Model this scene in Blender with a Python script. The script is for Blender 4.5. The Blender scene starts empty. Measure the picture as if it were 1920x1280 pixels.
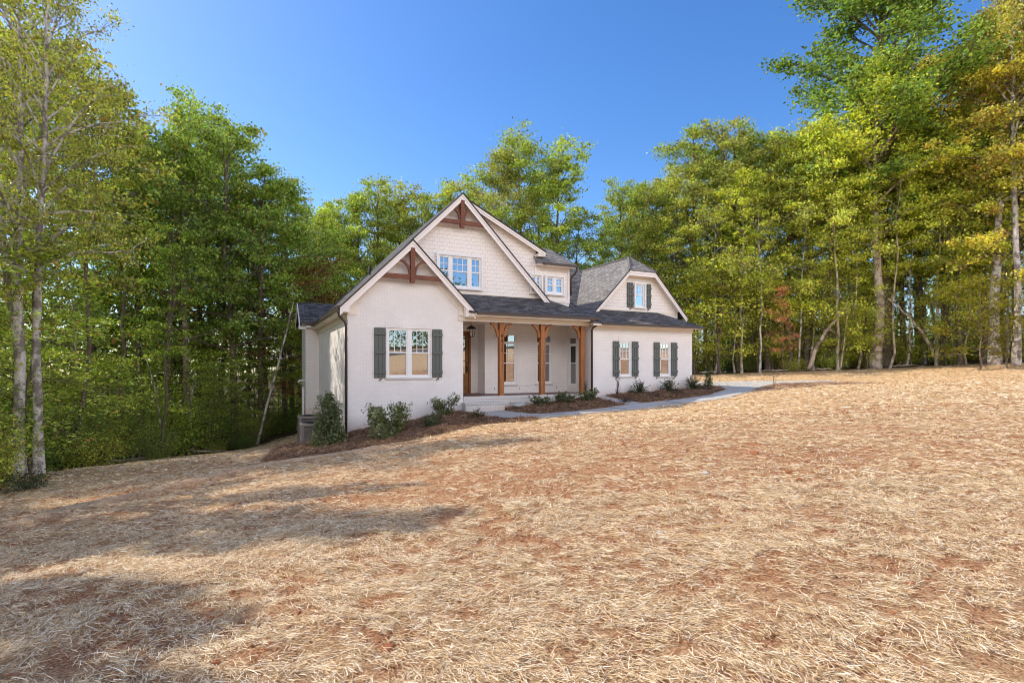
import bpy, bmesh, math, random
import numpy as np
from mathutils import Vector
R=math.radians
for d in (bpy.data.objects,bpy.data.meshes,bpy.data.materials):
    for o in list(d): d.remove(o)
SC=bpy.context.scene
COL=SC.collection
rng=np.random.default_rng(11); random.seed(5)

# ---------------------------------------------------------------- terrain
UX,UY=0.898,0.440
OX,OY=-5.488,17.813
def L2W(s,v): return OX+s*UX-v*UY, OY+s*UY+v*UX
GP_W=[(0,0,0),(0,3,0),(-3,3,-.15),(3,3,.13),(-7.5,7.8,-.85),(-11.5,12,-1.3),(-13.8,15,-1.45),(-14.4,21.8,-2.1),(-13,25.7,-2.3),
 (-1.3,13.2,-.25),(4,12,.2),(6,6,.3),(10,10,.45),(10,20,.62),(18.8,20,1.0),(25,10,.9),(31,33,1.95),(25,36,1.62),(20,37,1.45),(16,38,1.28),
 (13.6,27.4,.74),(20,28.5,.82),(12,30,.75),(11,36,1.1),(30,50,2.2),(8,48,.6),(0,-10,.1),(-20,-10,-1.6),(20,-10,1.8),(8,-3,.45),(14,-5,1.3),(0,-40,2.2),(-25,-40,-1),(30,-40,4.2),(28,-24,3.3),(45,-10,4.0),
 (-20,15,-2.4),(-25,30,-3.8),(-12,45,-2.8),(-14,5,-1.7),(-40,20,-4.5),(50,20,2.0),(-30,60,-4),(10,70,.3),(45,60,2.5)]
GP_L=[(0,0,-.6),(2.1,0,-.27),(4,0,-.03),(5,-.5,-.02),(9.9,-.1,.40),(12.3,-.2,.5),(15.3,-.2,.62),(5.4,-3.2,0),(8.25,-3.1,.1),(9.9,-3.2,.18),(11.4,-3.3,.27),(14.2,-3,.42),(15.7,-2.8,.55),
 (-.95,6.3,-1.68),(-.8,8,-1.65),(-1,3,-1.3),(-1.4,1.2,-1.12),(-2,0,-.95),(-1,-.6,-.9),(1,-1.5,-.55),(5,12,-.9),(12,12,.5),(-3,12,-2.2),(3,-2,-.22),(17,3,.72),(17,8,.8)]
P=np.array(GP_W+[(*L2W(s,v),z) for s,v,z in GP_L],float)
def _phi(r): return r
def _fit():
    n=len(P); D=np.sqrt(((P[:,None,:2]-P[None,:,:2])**2).sum(2)+1.0)
    A=np.zeros((n+3,n+3)); A[:n,:n]=-D+np.eye(n)*0.0; A[:n,n]=1;A[:n,n+1:]=P[:,:2];A[n,:n]=1;A[n+1:,:n]=P[:,:2].T
    b=np.zeros(n+3); b[:n]=P[:,2]
    return np.linalg.solve(A,b)
W=_fit()
def hgt(x,y):
    x=np.asarray(x,float);y=np.asarray(y,float);sh=x.shape;x=x.ravel();y=y.ravel()
    r=np.hypot(x,y-10)+1e-9; k=np.minimum(1,70/r)
    xc=x*k; yc=10+(y-10)*k
    out=np.empty(len(x))
    for i in range(0,len(x),20000):
        a=xc[i:i+20000];b=yc[i:i+20000]
        D=np.sqrt((a[:,None]-P[None,:,0])**2+(b[:,None]-P[None,:,1])**2+1.0)
        out[i:i+20000]=-D@W[:-3]+W[-3]+W[-2]*a+W[-1]*b
    return out.reshape(sh)
EYE=1.6
def at(px,Y):
    "ground point on the bearing of a photo column at distance Y"
    X=(px-960)/1000.*Y
    return X,Y,float(hgt(X,Y))
def vnoise(x,y,seed=0):
    "smooth value noise in [-1,1]"
    xi=np.floor(x).astype(np.int64);yi=np.floor(y).astype(np.int64)
    fx=x-xi;fy=y-yi;fx=fx*fx*(3-2*fx);fy=fy*fy*(3-2*fy)
    def h(a,b):
        n=(a*374761393+b*668265263+seed*1442695041)&0x7fffffff
        n=((n^(n>>13))*1274126177)&0x7fffffff
        n=n^(n>>16)
        return (n&0xffff)/32767.5-1
    return (h(xi,yi)*(1-fx)+h(xi+1,yi)*fx)*(1-fy)+(h(xi,yi+1)*(1-fx)+h(xi+1,yi+1)*fx)*fy
RIDGE=np.array([(-9,5.5),(-7.9,7.3),(-7.5,8.6),(-7.35,9.4),(-6.95,11.0),(-5.95,12.4),(-5.0,13.2),(-3.6,13.9)])
def seg_dist(x,y,line):
    d=np.full(x.shape,1e9)
    for a,b in zip(line[:-1],line[1:]):
        ab=b-a;t=np.clip(((x-a[0])*ab[0]+(y-a[1])*ab[1])/(ab@ab),0,1)
        d=np.minimum(d,np.hypot(x-a[0]-t*ab[0],y-a[1]-t*ab[1]))
    return d
def ground(x,y):
    x=np.asarray(x,float);y=np.asarray(y,float)
    z=hgt(x,y)
    near=np.clip((22-np.hypot(x,y))/10,0,1)
    z=z+near*(.035*vnoise(x*.9,y*.9,1)+.018*vnoise(x*2.7,y*2.7,2))
    z=z+.13*np.exp(-(seg_dist(x,y,RIDGE)/.22)**2)
    return z

# ---------------------------------------------------------------- helpers
def tag(o,label=None,cat=None,group=None,kind=None):
    if label: o['label']=label
    if cat: o['category']=cat
    if group: o['group']=group
    if kind: o['kind']=kind
    return o
def empty(name,loc,rz=0,**k):
    o=bpy.data.objects.new(name,None); COL.objects.link(o); o.location=loc; o.rotation_euler=(0,0,rz); o.empty_display_size=.3
    return tag(o,**k)
def link(name,me,mat=None,parent=None):
    o=bpy.data.objects.new(name,me); COL.objects.link(o)
    if mat is not None and not me.materials: me.materials.append(mat)
    if parent: o.parent=parent
    return o
def np_mesh(name,V,F,mat=None,smooth=False,uv=None):
    "F is an (n,k) integer array"
    me=bpy.data.meshes.new(name); V=np.asarray(V,np.float32); F=np.asarray(F,np.int32)
    n,k=F.shape
    me.vertices.add(len(V)); me.vertices.foreach_set('co',V.ravel())
    me.loops.add(n*k); me.loops.foreach_set('vertex_index',F.ravel())
    me.polygons.add(n); me.polygons.foreach_set('loop_start',np.arange(0,n*k,k,dtype=np.int32))
    me.polygons.foreach_set('use_smooth',np.full(n,smooth))
    if uv is not None:
        l=me.uv_layers.new(name='UVMap'); l.data.foreach_set('uv',np.asarray(uv,np.float32).ravel())
    me.update(calc_edges=True); me.validate()
    if mat is not None: me.materials.append(mat)
    return me
class MB:
    "collects faces; build() links them as one mesh with box/slope projected UVs in metres"
    def __init__(s): s.v=[];s.f=[];s.sm=[]
    def add(s,vs,fs,smooth=False):
        b=len(s.v); s.v+= [tuple(map(float,p)) for p in vs]; s.f+=[tuple(b+i for i in f) for f in fs]; s.sm+=[smooth]*len(fs); return s
    def face(s,*vs): return s.add(vs,[tuple(range(len(vs)))])
    def box(s,x0,x1,y0,y1,z0,z1):
        vs=[(x,y,z) for z in (z0,z1) for y in (y0,y1) for x in (x0,x1)]
        return s.add(vs,[(0,2,3,1),(4,5,7,6),(0,1,5,4),(2,6,7,3),(0,4,6,2),(1,3,7,5)])
    def prism(s,poly,y0,y1):
        "polygon in (x,z) extruded along y"
        n=len(poly); vs=[(x,y0,z) for x,z in poly]+[(x,y1,z) for x,z in poly]
        return s.add(vs,[tuple(range(n)),tuple(range(2*n-1,n-1,-1))]+[(i,i+n,(i+1)%n+n,(i+1)%n) for i in range(n)])
    def slab(s,poly,t):
        "planar 3D polygon thickened straight down"
        n=len(poly); vs=list(poly)+[(x,y,z-t) for x,y,z in poly]
        return s.add(vs,[tuple(range(n)),tuple(range(2*n-1,n-1,-1))]+[(i,i+n,(i+1)%n+n,(i+1)%n) for i in range(n)])
    def tube(s,pts,r,n=8,cap=True,smooth=True):
        pts=[Vector(p) for p in pts]; rs=r if isinstance(r,(list,tuple)) else [r]*len(pts)
        vs=[];fs=[]
        for i,p in enumerate(pts):
            t=(pts[min(i+1,len(pts)-1)]-pts[max(i-1,0)]).normalized()
            a=t.cross(Vector((0,0,1)) if abs(t.z)<.9 else Vector((0,1,0))).normalized(); b=t.cross(a)
            for k in range(n):
                th=2*math.pi*k/n; vs.append(p+(a*math.cos(th)+b*math.sin(th))*rs[i])
        for i in range(len(pts)-1):
            for k in range(n):
                fs.append((i*n+k,i*n+(k+1)%n,(i+1)*n+(k+1)%n,(i+1)*n+k))
        if cap: fs+=[tuple(range(n-1,-1,-1)),tuple((len(pts)-1)*n+k for k in range(n))]
        return s.add(vs,fs,smooth)
    def lathe(s,prof,n=24,c=(0,0),smooth=True):
        vs=[];fs=[]
        for r,z in prof:
            for k in range(n):
                th=2*math.pi*k/n; vs.append((c[0]+r*math.cos(th),c[1]+r*math.sin(th),z))
        for i in range(len(prof)-1):
            for k in range(n): fs.append((i*n+k,i*n+(k+1)%n,(i+1)*n+(k+1)%n,(i+1)*n+k))
        return s.add(vs,fs,smooth)
    def strip_arc(s,pts,w,y0,y1):
        "flat curved timber: centre line pts in (x,z), width w, from y0 to y1"
        up=[];dn=[]
        for i,(x,z) in enumerate(pts):
            a=pts[max(i-1,0)];b=pts[min(i+1,len(pts)-1)]
            tx,tz=b[0]-a[0],b[1]-a[1];l=math.hypot(tx,tz);nx,nz=-tz/l,tx/l
            up.append((x+nx*w/2,z+nz*w/2));dn.append((x-nx*w/2,z-nz*w/2))
        for i in range(len(pts)-1): s.prism([dn[i],dn[i+1],up[i+1],up[i]],y0,y1)
        return s
    def build(s,name,mat,parent=None,kind=None,label=None):
        me=bpy.data.meshes.new(name); me.from_pydata(s.v,[],s.f); me.validate()
        me.polygons.foreach_set('use_smooth',s.sm[:len(me.polygons)])
        bm=bmesh.new(); bm.from_mesh(me); bmesh.ops.recalc_face_normals(bm,faces=bm.faces); bm.to_mesh(me); bm.free()
        uv=me.uv_layers.new(name='UVMap')
        for p in me.polygons:
            n=p.normal
            if abs(n.z)>.985: t=Vector((1,0,0));b=Vector((0,1,0))
            else:
                t=Vector((0,0,1)).cross(n).normalized(); b=n.cross(t)
            for li in p.loop_indices:
                co=me.vertices[me.loops[li].vertex_index].co; uv.data[li].uv=(co.dot(t),co.dot(b))
        me.update()
        o=link(name,me,mat,parent); tag(o,label=label,kind=kind); return o
def dup(root,loc,rz=0,sc=1,name=None,**k):
    r=root.copy(); COL.objects.link(r); r.location=loc; r.rotation_euler=(0,0,rz); r.scale=(sc,)*3 if not isinstance(sc,tuple) else sc
    for key in ('label','group','kind'):
        if key in r: del r[key]
    tag(r,**k)
    for ch in root.children:
        c=ch.copy(); COL.objects.link(c); c.parent=r
        for g in ch.children:
            d=g.copy(); COL.objects.link(d); d.parent=c
    return r

# ---------------------------------------------------------------- materials
def new_mat(name):
    m=bpy.data.materials.new(name); m.use_nodes=True; nt=m.node_tree; nt.nodes.clear()
    out=nt.nodes.new('ShaderNodeOutputMaterial'); return m,nt,out
def N(nt,t,**k):
    n=nt.nodes.new(t)
    for a,b in k.items():
        if a.startswith('i_'):
            n.inputs[int(a[2:]) if a[2:].isdigit() else a[2:].replace('_',' ')].default_value=b
        else: setattr(n,a,b)
    return n
def L(nt,a,b): nt.links.new(a,b)
def ramp(nt,src,stops):
    r=nt.nodes.new('ShaderNodeValToRGB'); e=r.color_ramp.elements
    while len(e)>1: e.remove(e[-1])
    e[0].position=stops[0][0]; e[0].color=(*stops[0][1],1) if len(stops[0][1])==3 else stops[0][1]
    for p,c in stops[1:]:
        k=e.new(p); k.color=(*c,1) if len(c)==3 else c
    L(nt,src,r.inputs[0]); return r
def mixc(nt,fac,a,b,mode='MIX'):
    m=nt.nodes.new('ShaderNodeMix'); m.data_type='RGBA'; m.blend_type=mode; m.clamp_factor=True
    for sock,val in ((m.inputs[0],fac),(m.inputs[6],a),(m.inputs[7],b)):
        if hasattr(val,'links') or hasattr(val,'is_linked'): L(nt,val,sock)
        elif isinstance(val,(int,float)): sock.default_value=val
        else: sock.default_value=(*val,1) if len(val)==3 else val
    return m.outputs[2]
def noise(nt,vec,scale,detail=4,rough=.55,dist=0):
    n=N(nt,'ShaderNodeTexNoise'); n.inputs['Scale'].default_value=scale; n.inputs['Detail'].default_value=detail; n.inputs['Roughness'].default_value=rough; n.inputs['Distortion'].default_value=dist
    if vec is not None: L(nt,vec,n.inputs['Vector'])
    return n.outputs['Fac']
def bump(nt,h,strength=.5,dist=.02,normal=None):
    b=N(nt,'ShaderNodeBump'); b.inputs['Strength'].default_value=strength; b.inputs['Distance'].default_value=dist; L(nt,h,b.inputs['Height'])
    if normal is not None: L(nt,normal,b.inputs['Normal'])
    return b.outputs['Normal']
def bsdf(nt,out,col,rough=.7,spec=.3,normal=None,metal=0):
    p=N(nt,'ShaderNodeBsdfPrincipled')
    if hasattr(col,'is_linked'): L(nt,col,p.inputs['Base Color'])
    else: p.inputs['Base Color'].default_value=(*col,1)
    if hasattr(rough,'is_linked'): L(nt,rough,p.inputs['Roughness'])
    else: p.inputs['Roughness'].default_value=rough
    p.inputs['Specular IOR Level'].default_value=spec; p.inputs['Metallic'].default_value=metal
    if normal is not None: L(nt,normal,p.inputs['Normal'])
    if out is not None: L(nt,p.outputs[0],out.inputs['Surface'])
    return p
def tc(nt,o='Object'): return N(nt,'ShaderNodeTexCoord').outputs[o]
def mapping(nt,vec,scale=(1,1,1),rot=(0,0,0)):
    m=N(nt,'ShaderNodeMapping'); m.inputs['Scale'].default_value=scale; m.inputs['Rotation'].default_value=rot; L(nt,vec,m.inputs['Vector']); return m.outputs[0]

def m_painted(name,col,rough=.55,grain=.06,bumpd=.002):
    m,nt,out=new_mat(name); v=tc(nt)
    n1=noise(nt,v,3,5); n2=noise(nt,v,35,3)
    c=mixc(nt,n1,[x*(1-grain) for x in col],[min(1,x*(1+grain)) for x in col])
    bsdf(nt,out,c,rough,.35,bump(nt,n2,.25,bumpd)); return m
def m_brick(name,c1,c2,mortar,w=.205,h=.068,ms=.007):
    m,nt,out=new_mat(name); uv=tc(nt,'UV')
    b=N(nt,'ShaderNodeTexBrick'); L(nt,uv,b.inputs['Vector'])
    b.inputs['Color1'].default_value=(*c1,1);b.inputs['Color2'].default_value=(*c2,1);b.inputs['Mortar'].default_value=(*mortar,1)
    b.inputs['Scale'].default_value=1;b.inputs['Mortar Size'].default_value=ms;b.inputs['Mortar Smooth'].default_value=.3;b.inputs['Brick Width'].default_value=w;b.inputs['Row Height'].default_value=h
    n1=noise(nt,uv,1.2,5); n2=noise(nt,uv,28,4,.7)
    c=mixc(nt,ramp(nt,n1,[(.3,(.0,)*3),(.75,(1,)*3)]).outputs[0],b.outputs['Color'],[x*.9 for x in c2])
    c=mixc(nt,.35,c,ramp(nt,n2,[(.25,(.62,.6,.58)),(.5,(1,1,1))]).outputs[0],'MULTIPLY')
    ob=N(nt,'ShaderNodeSeparateXYZ'); L(nt,tc(nt),ob.inputs[0])
    g1=N(nt,'ShaderNodeMath',operation='MULTIPLY_ADD'); L(nt,ob.outputs[0],g1.inputs[0]); g1.inputs[1].default_value=-.085; L(nt,ob.outputs[2],g1.inputs[2])
    g2=N(nt,'ShaderNodeMath',operation='MULTIPLY_ADD'); L(nt,noise(nt,uv,5,4,.7),g2.inputs[0]); g2.inputs[1].default_value=-.45; L(nt,g1.outputs[0],g2.inputs[2])
    mr=N(nt,'ShaderNodeMapRange'); L(nt,g2.outputs[0],mr.inputs[0]); mr.inputs[1].default_value=-.75; mr.inputs[2].default_value=-.35; mr.inputs[3].default_value=.42; mr.inputs[4].default_value=0.
    c=mixc(nt,mr.outputs[0],c,(.48,.30,.20))
    hm=N(nt,'ShaderNodeMath',operation='SUBTRACT'); hm.inputs[0].default_value=1; L(nt,b.outputs['Fac'],hm.inputs[1])
    ad=N(nt,'ShaderNodeMath',operation='MULTIPLY_ADD'); L(nt,n2,ad.inputs[0]); ad.inputs[1].default_value=.5; L(nt,hm.outputs[0],ad.inputs[2])
    bsdf(nt,out,c,.6,.3,bump(nt,ad.outputs[0],.5,.007)); return m
def m_shingle(name,dark,light,w=.30,h=.14):
    m,nt,out=new_mat(name); uv=tc(nt,'UV')
    b=N(nt,'ShaderNodeTexBrick'); L(nt,uv,b.inputs['Vector']); b.offset_frequency=2; b.offset=.37
    b.inputs['Color1'].default_value=(*dark,1);b.inputs['Color2'].default_value=(*light,1);b.inputs['Mortar'].default_value=(*[x*.35 for x in dark],1)
    b.inputs['Scale'].default_value=1;b.inputs['Mortar Size'].default_value=.010;b.inputs['Mortar Smooth'].default_value=.2;b.inputs['Brick Width'].default_value=w;b.inputs['Row Height'].default_value=h;b.inputs['Bias'].default_value=-.1
    n1=noise(nt,uv,.7,4);n2=noise(nt,uv,60,3,.8);n3=noise(nt,mapping(nt,uv,(3,7.1,1)),1.0,2)
    c=mixc(nt,.55,b.outputs['Color'],ramp(nt,n3,[(.3,(.55,.55,.55)),(.7,(1.35,1.3,1.25))]).outputs[0],'MULTIPLY')
    c=mixc(nt,.5,c,ramp(nt,n2,[(.3,(.5,.5,.5)),(.7,(1.5,1.48,1.44))]).outputs[0],'MULTIPLY')
    c=mixc(nt,.25,c,ramp(nt,n1,[(.3,(.7,.7,.7)),(.7,(1.2,1.2,1.2))]).outputs[0],'MULTIPLY')
    sx=N(nt,'ShaderNodeSeparateXYZ'); L(nt,uv,sx.inputs[0])
    fr=N(nt,'ShaderNodeMath',operation='FRACT'); dv=N(nt,'ShaderNodeMath',operation='DIVIDE'); L(nt,sx.outputs[1],dv.inputs[0]); dv.inputs[1].default_value=h; L(nt,dv.outputs[0],fr.inputs[0])
    ad=N(nt,'ShaderNodeMath',operation='SUBTRACT'); L(nt,n3,ad.inputs[0]); L(nt,fr.outputs[0],ad.inputs[1])
    bsdf(nt,out,c,.85,.25,bump(nt,ad.outputs[0],.8,.018)); return m
def m_shake(name,c1,c2,line):
    m,nt,out=new_mat(name); uv=tc(nt,'UV')
    b=N(nt,'ShaderNodeTexBrick'); L(nt,uv,b.inputs['Vector']); b.offset=.43
    b.inputs['Color1'].default_value=(*c1,1);b.inputs['Color2'].default_value=(*c2,1);b.inputs['Mortar'].default_value=(*line,1)
    b.inputs['Scale'].default_value=1;b.inputs['Mortar Size'].default_value=.006;b.inputs['Mortar Smooth'].default_value=.1;b.inputs['Brick Width'].default_value=.2;b.inputs['Row Height'].default_value=.15
    n2=noise(nt,mapping(nt,uv,(40,3,1)),1,3)
    sx=N(nt,'ShaderNodeSeparateXYZ'); L(nt,uv,sx.inputs[0])
    dv=N(nt,'ShaderNodeMath',operation='DIVIDE'); L(nt,sx.outputs[1],dv.inputs[0]); dv.inputs[1].default_value=.15
    fr=N(nt,'ShaderNodeMath',operation='FRACT'); L(nt,dv.outputs[0],fr.inputs[0])
    c=mixc(nt,.5,b.outputs['Color'],ramp(nt,fr.outputs[0],[(0,(.88,.88,.88)),(.1,(1,1,1)),(.9,(1,1,1)),(1,(.80,.80,.80))]).outputs[0],'MULTIPLY')
    s=N(nt,'ShaderNodeMath',operation='MULTIPLY_ADD'); L(nt,fr.outputs[0],s.inputs[0]); s.inputs[1].default_value=-1; L(nt,n2,s.inputs[2])
    bsdf(nt,out,c,.6,.3,bump(nt,s.outputs[0],.6,.012)); return m
def m_wood(name,c1,c2,scale=(14,14,.8)):
    m,nt,out=new_mat(name); v=mapping(nt,tc(nt),scale)
    n1=noise(nt,v,1.4,6,.65,.6); n2=noise(nt,tc(nt),6,3); k=noise(nt,mapping(nt,tc(nt),(6,6,3)),1.7,2)
    c=mixc(nt,ramp(nt,n1,[(.35,(0,)*3),(.65,(1,)*3)]).outputs[0],c1,c2)
    c=mixc(nt,.4,c,ramp(nt,n2,[(.3,(.6,.6,.6)),(.7,(1.2,1.2,1.2))]).outputs[0],'MULTIPLY')
    c=mixc(nt,ramp(nt,k,[(.68,(0,)*3),(.74,(1,)*3)]).outputs[0],c,[x*.25 for x in c1])
    bsdf(nt,out,c,.55,.35,bump(nt,n1,.3,.004)); return m
def m_glass(name,lo=.50,hi=.95):
    m,nt,out=new_mat(name)
    d=N(nt,'ShaderNodeBsdfDiffuse'); d.inputs[0].default_value=(.012,.013,.014,1)
    g=N(nt,'ShaderNodeBsdfGlossy'); g.inputs[0].default_value=(.9,.93,.97,1); g.inputs['Roughness'].default_value=.015
    n=noise(nt,tc(nt),1.1,1); L(nt,bump(nt,n,.15,.01),g.inputs['Normal'])
    lw=N(nt,'ShaderNodeLayerWeight'); lw.inputs[0].default_value=.35
    mr=N(nt,'ShaderNodeMapRange'); L(nt,lw.outputs['Fresnel'],mr.inputs[0]); mr.inputs[3].default_value=lo; mr.inputs[4].default_value=hi
    mx=N(nt,'ShaderNodeMixShader'); L(nt,mr.outputs[0],mx.inputs[0]); L(nt,d.outputs[0],mx.inputs[1]); L(nt,g.outputs[0],mx.inputs[2]); L(nt,mx.outputs[0],out.inputs[0]); return m
def m_leaf(name,trans=.30,hv=.05,spec=.22,autumn=(.46,.24,.08)):
    m,nt,out=new_mat(name)
    oi=N(nt,'ShaderNodeObjectInfo'); ge=N(nt,'ShaderNodeNewGeometry'); rnd=ge.outputs['Random Per Island']
    wn=N(nt,'ShaderNodeTexWhiteNoise',noise_dimensions='1D'); L(nt,rnd,wn.inputs['W'])
    big=noise(nt,tc(nt),.55,2)
    hs=N(nt,'ShaderNodeHueSaturation'); L(nt,oi.outputs['Color'],hs.inputs['Color'])
    h=N(nt,'ShaderNodeMapRange'); L(nt,rnd,h.inputs[0]); h.inputs[3].default_value=.5-hv; h.inputs[4].default_value=.5+hv*.4; L(nt,h.outputs[0],hs.inputs['Hue'])
    va=N(nt,'ShaderNodeMapRange'); L(nt,wn.outputs['Value'],va.inputs[0]); va.inputs[3].default_value=.36; va.inputs[4].default_value=1.72
    vb=N(nt,'ShaderNodeMapRange'); L(nt,big,vb.inputs[0]); vb.inputs[1].default_value=.3; vb.inputs[2].default_value=.7; vb.inputs[3].default_value=.72; vb.inputs[4].default_value=1.25
    vm=N(nt,'ShaderNodeMath',operation='MULTIPLY'); L(nt,va.outputs[0],vm.inputs[0]); L(nt,vb.outputs[0],vm.inputs[1]); L(nt,vm.outputs[0],hs.inputs['Value'])
    # some leaves already turned; the share is the object colour's alpha
    lt=N(nt,'ShaderNodeMath',operation='LESS_THAN'); L(nt,wn.outputs['Value'],lt.inputs[0]); L(nt,oi.outputs['Alpha'],lt.inputs[1])
    col=mixc(nt,lt.outputs[0],hs.outputs[0],autumn)
    p=bsdf(nt,None,col,.36,spec)
    t=N(nt,'ShaderNodeBsdfTranslucent'); tcx=mixc(nt,1,col,(1.75,1.85,.8),'MULTIPLY'); L(nt,tcx,t.inputs[0])
    mx=N(nt,'ShaderNodeMixShader'); mx.inputs[0].default_value=trans; L(nt,p.outputs[0],mx.inputs[1]); L(nt,t.outputs[0],mx.inputs[2]); L(nt,mx.outputs[0],out.inputs[0]); return m
def m_bark(name,c1,c2,patch=None,stretch=.25):
    m,nt,out=new_mat(name); v=mapping(nt,tc(nt),(1,1,stretch))
    n1=noise(nt,v,14,6,.7); n2=noise(nt,tc(nt),2.2,4,.6)
    c=mixc(nt,ramp(nt,n1,[(.35,(0,)*3),(.65,(1,)*3)]).outputs[0],c1,c2)
    if patch: c=mixc(nt,ramp(nt,n2,[(.46,(0,)*3),(.56,(1,)*3)]).outputs[0],c,patch)
    bsdf(nt,out,c,.9,.15,bump(nt,n1,.8,.02)); return m
def m_ground():
    m,nt,out=new_mat('straw_over_clay'); v=tc(nt)
    at_=N(nt,'ShaderNodeAttribute',attribute_name='zone'); sep=N(nt,'ShaderNodeSeparateColor'); L(nt,at_.outputs['Color'],sep.inputs[0])
    st=None
    mx=noise(nt,v,70,5,.8); mid=noise(nt,v,9,5,.7)
    straw=ramp(nt,mx,[(.34,(.13,.065,.03)),(.44,(.44,.25,.12)),(.53,(.76,.54,.30)),(.65,(.92,.75,.50))]).outputs[0]
    cn=noise(nt,v,48,6,.78)
    clay=ramp(nt,cn,[(.38,(.07,.034,.018)),(.45,(.33,.155,.075)),(.54,(.53,.27,.135)),(.64,(.72,.48,.28))]).outputs[0]
    cov2=noise(nt,v,2.2,7,.72)
    s1=N(nt,'ShaderNodeMath',operation='MULTIPLY_ADD'); L(nt,mid,s1.inputs[0]); s1.inputs[1].default_value=.6; L(nt,cov2,s1.inputs[2])
    sv_=N(nt,'ShaderNodeMath',operation='SUBTRACT'); L(nt,s1.outputs[0],sv_.inputs[0]); L(nt,sep.outputs[2],sv_.inputs[1])
    mask=ramp(nt,sv_.outputs[0],[(.30,(0,)*3),(.52,(1,)*3)]).outputs[0]
    c=mixc(nt,mask,clay,straw)
    pale=ramp(nt,mx,[(.40,(.46,.31,.19)),(.6,(.74,.57,.39))]).outputs[0]
    c=mixc(nt,sep.outputs[1],c,pale)
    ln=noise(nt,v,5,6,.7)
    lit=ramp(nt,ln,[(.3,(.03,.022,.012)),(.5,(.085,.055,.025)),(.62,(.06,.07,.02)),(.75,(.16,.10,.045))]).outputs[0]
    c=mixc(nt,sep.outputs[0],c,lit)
    hh=N(nt,'ShaderNodeMath',operation='ADD'); L(nt,mx,hh.inputs[0]); L(nt,cn,hh.inputs[1])
    bsdf(nt,out,c,.95,.1,bump(nt,hh.outputs[0],.8,.03)); return m
def m_fibre(name,stops,rough=.75,trans=0):
    "straw / needles: colour differs from piece to piece"
    m,nt,out=new_mat(name); ge=N(nt,'ShaderNodeNewGeometry')
    c=ramp(nt,ge.outputs['Random Per Island'],stops).outputs[0]
    bsdf(nt,out,c,rough,.25); return m
def m_concrete(name,col):
    m,nt,out=new_mat(name); v=tc(nt); n1=noise(nt,v,1.3,6,.6); n2=noise(nt,v,60,4,.7)
    c=mixc(nt,n1,[x*.8 for x in col],[x*1.12 for x in col]); c=mixc(nt,.3,c,ramp(nt,n2,[(.3,(.75,.75,.75)),(.6,(1.05,1.05,1.05))]).outputs[0],'MULTIPLY')
    n3=noise(nt,v,.8,5,.65); c=mixc(nt,ramp(nt,n3,[(.5,(0,)*3),(.72,(.75,)*3)]).outputs[0],c,[col[0]*.95,col[1]*.74,col[2]*.55])
    bsdf(nt,out,c,.9,.2,bump(nt,n2,.4,.003)); return m

M={}
M['brick']=m_brick('painted_brick',(.93,.89,.87),(.88,.835,.81),(.75,.71,.69))
M['step']=m_brick('painted_step_brick',(.74,.71,.69),(.66,.63,.61),(.44,.42,.40),.205,.072,.010)
M['paver']=m_brick('porch_paver',(.20,.115,.085),(.15,.085,.065),(.19,.15,.12),.2,.1,.008)
M['shake']=m_shake('shake_siding',(.90,.84,.785),(.885,.82,.76),(.70,.645,.59))
M['trim']=m_painted('white_trim',(.86,.80,.765),.45,.03)
M['cream']=m_painted('cream_trim',(.86,.775,.67),.5,.04)
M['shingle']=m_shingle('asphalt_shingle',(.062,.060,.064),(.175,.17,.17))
M['shinglelight']=m_shingle('pale_shingle',(.165,.157,.152),(.27,.258,.25))  # paler copy of the shingle for some garage and dormer slopes
M['edge']=m_painted('dark_drip_edge',(.03,.027,.026),.6)
M['gutter']=m_painted('bronze_gutter',(.075,.052,.042),.4,.1)
M['shutter']=m_painted('shutter_green',(.115,.128,.118),.55,.07)
M['iron']=m_painted('black_iron',(.018,.017,.017),.45,.1)
M['cedar']=m_wood('stained_cedar',(.27,.10,.030),(.42,.17,.055))
M['walnut']=m_wood('dark_stained_timber',(.145,.046,.024),(.225,.08,.04),(2,14,14))
M['door']=m_wood('door_wood',(.20,.085,.028),(.34,.15,.05))
M['glass']=m_glass('window_glass'); M['dimglass']=m_glass('shaded_glass',.06,.30)
M['vinyl']=m_painted('white_vinyl',(.84,.83,.82),.35,.02)
M['vent']=m_painted('grey_vent',(.17,.15,.145),.5,.1)
M['steel']=m_painted('galvanised_steel',(.55,.56,.58),.3,.12)
M['acpaint']=m_painted('condenser_paint',(.27,.235,.22),.5,.06)
M['acdark']=m_painted('condenser_coil',(.06,.055,.055),.6,.2)
M['concrete']=m_concrete('concrete',(.47,.46,.44))
M['asphalt']=m_concrete('asphalt',(.10,.10,.10))
M['leaf']=m_leaf('tree_leaf'); M['shrubleaf']=m_leaf('shrub_leaf',.25,.03,.5)
M['bark']=m_bark('grey_brown_bark',(.10,.075,.055),(.24,.19,.145))
M['palebark']=m_bark('pale_lichen_bark',(.50,.44,.40),(.80,.73,.68),(.24,.20,.175),.8)
M['tanbark']=m_bark('tan_bark',(.38,.30,.23),(.68,.57,.45),(.24,.185,.14),.35)
M['twig']=m_bark('twig_bark',(.12,.08,.05),(.22,.16,.11))
M['straw']=m_fibre('straw_blades',[(0,(.20,.10,.045)),(.22,(.45,.27,.12)),(.48,(.73,.53,.29)),(.82,(.90,.74,.49)),(1,(.97,.92,.76))])
M['needle']=m_fibre('pine_needles',[(0,(.08,.045,.03)),(.4,(.22,.125,.075)),(.8,(.42,.25,.145)),(1,(.58,.40,.25))])
M['clod']=m_painted('clay_clod',(.30,.105,.042),.95,.35,.01)
M['rock']=m_painted('rock',(.50,.44,.38),.9,.25,.01)
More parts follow.
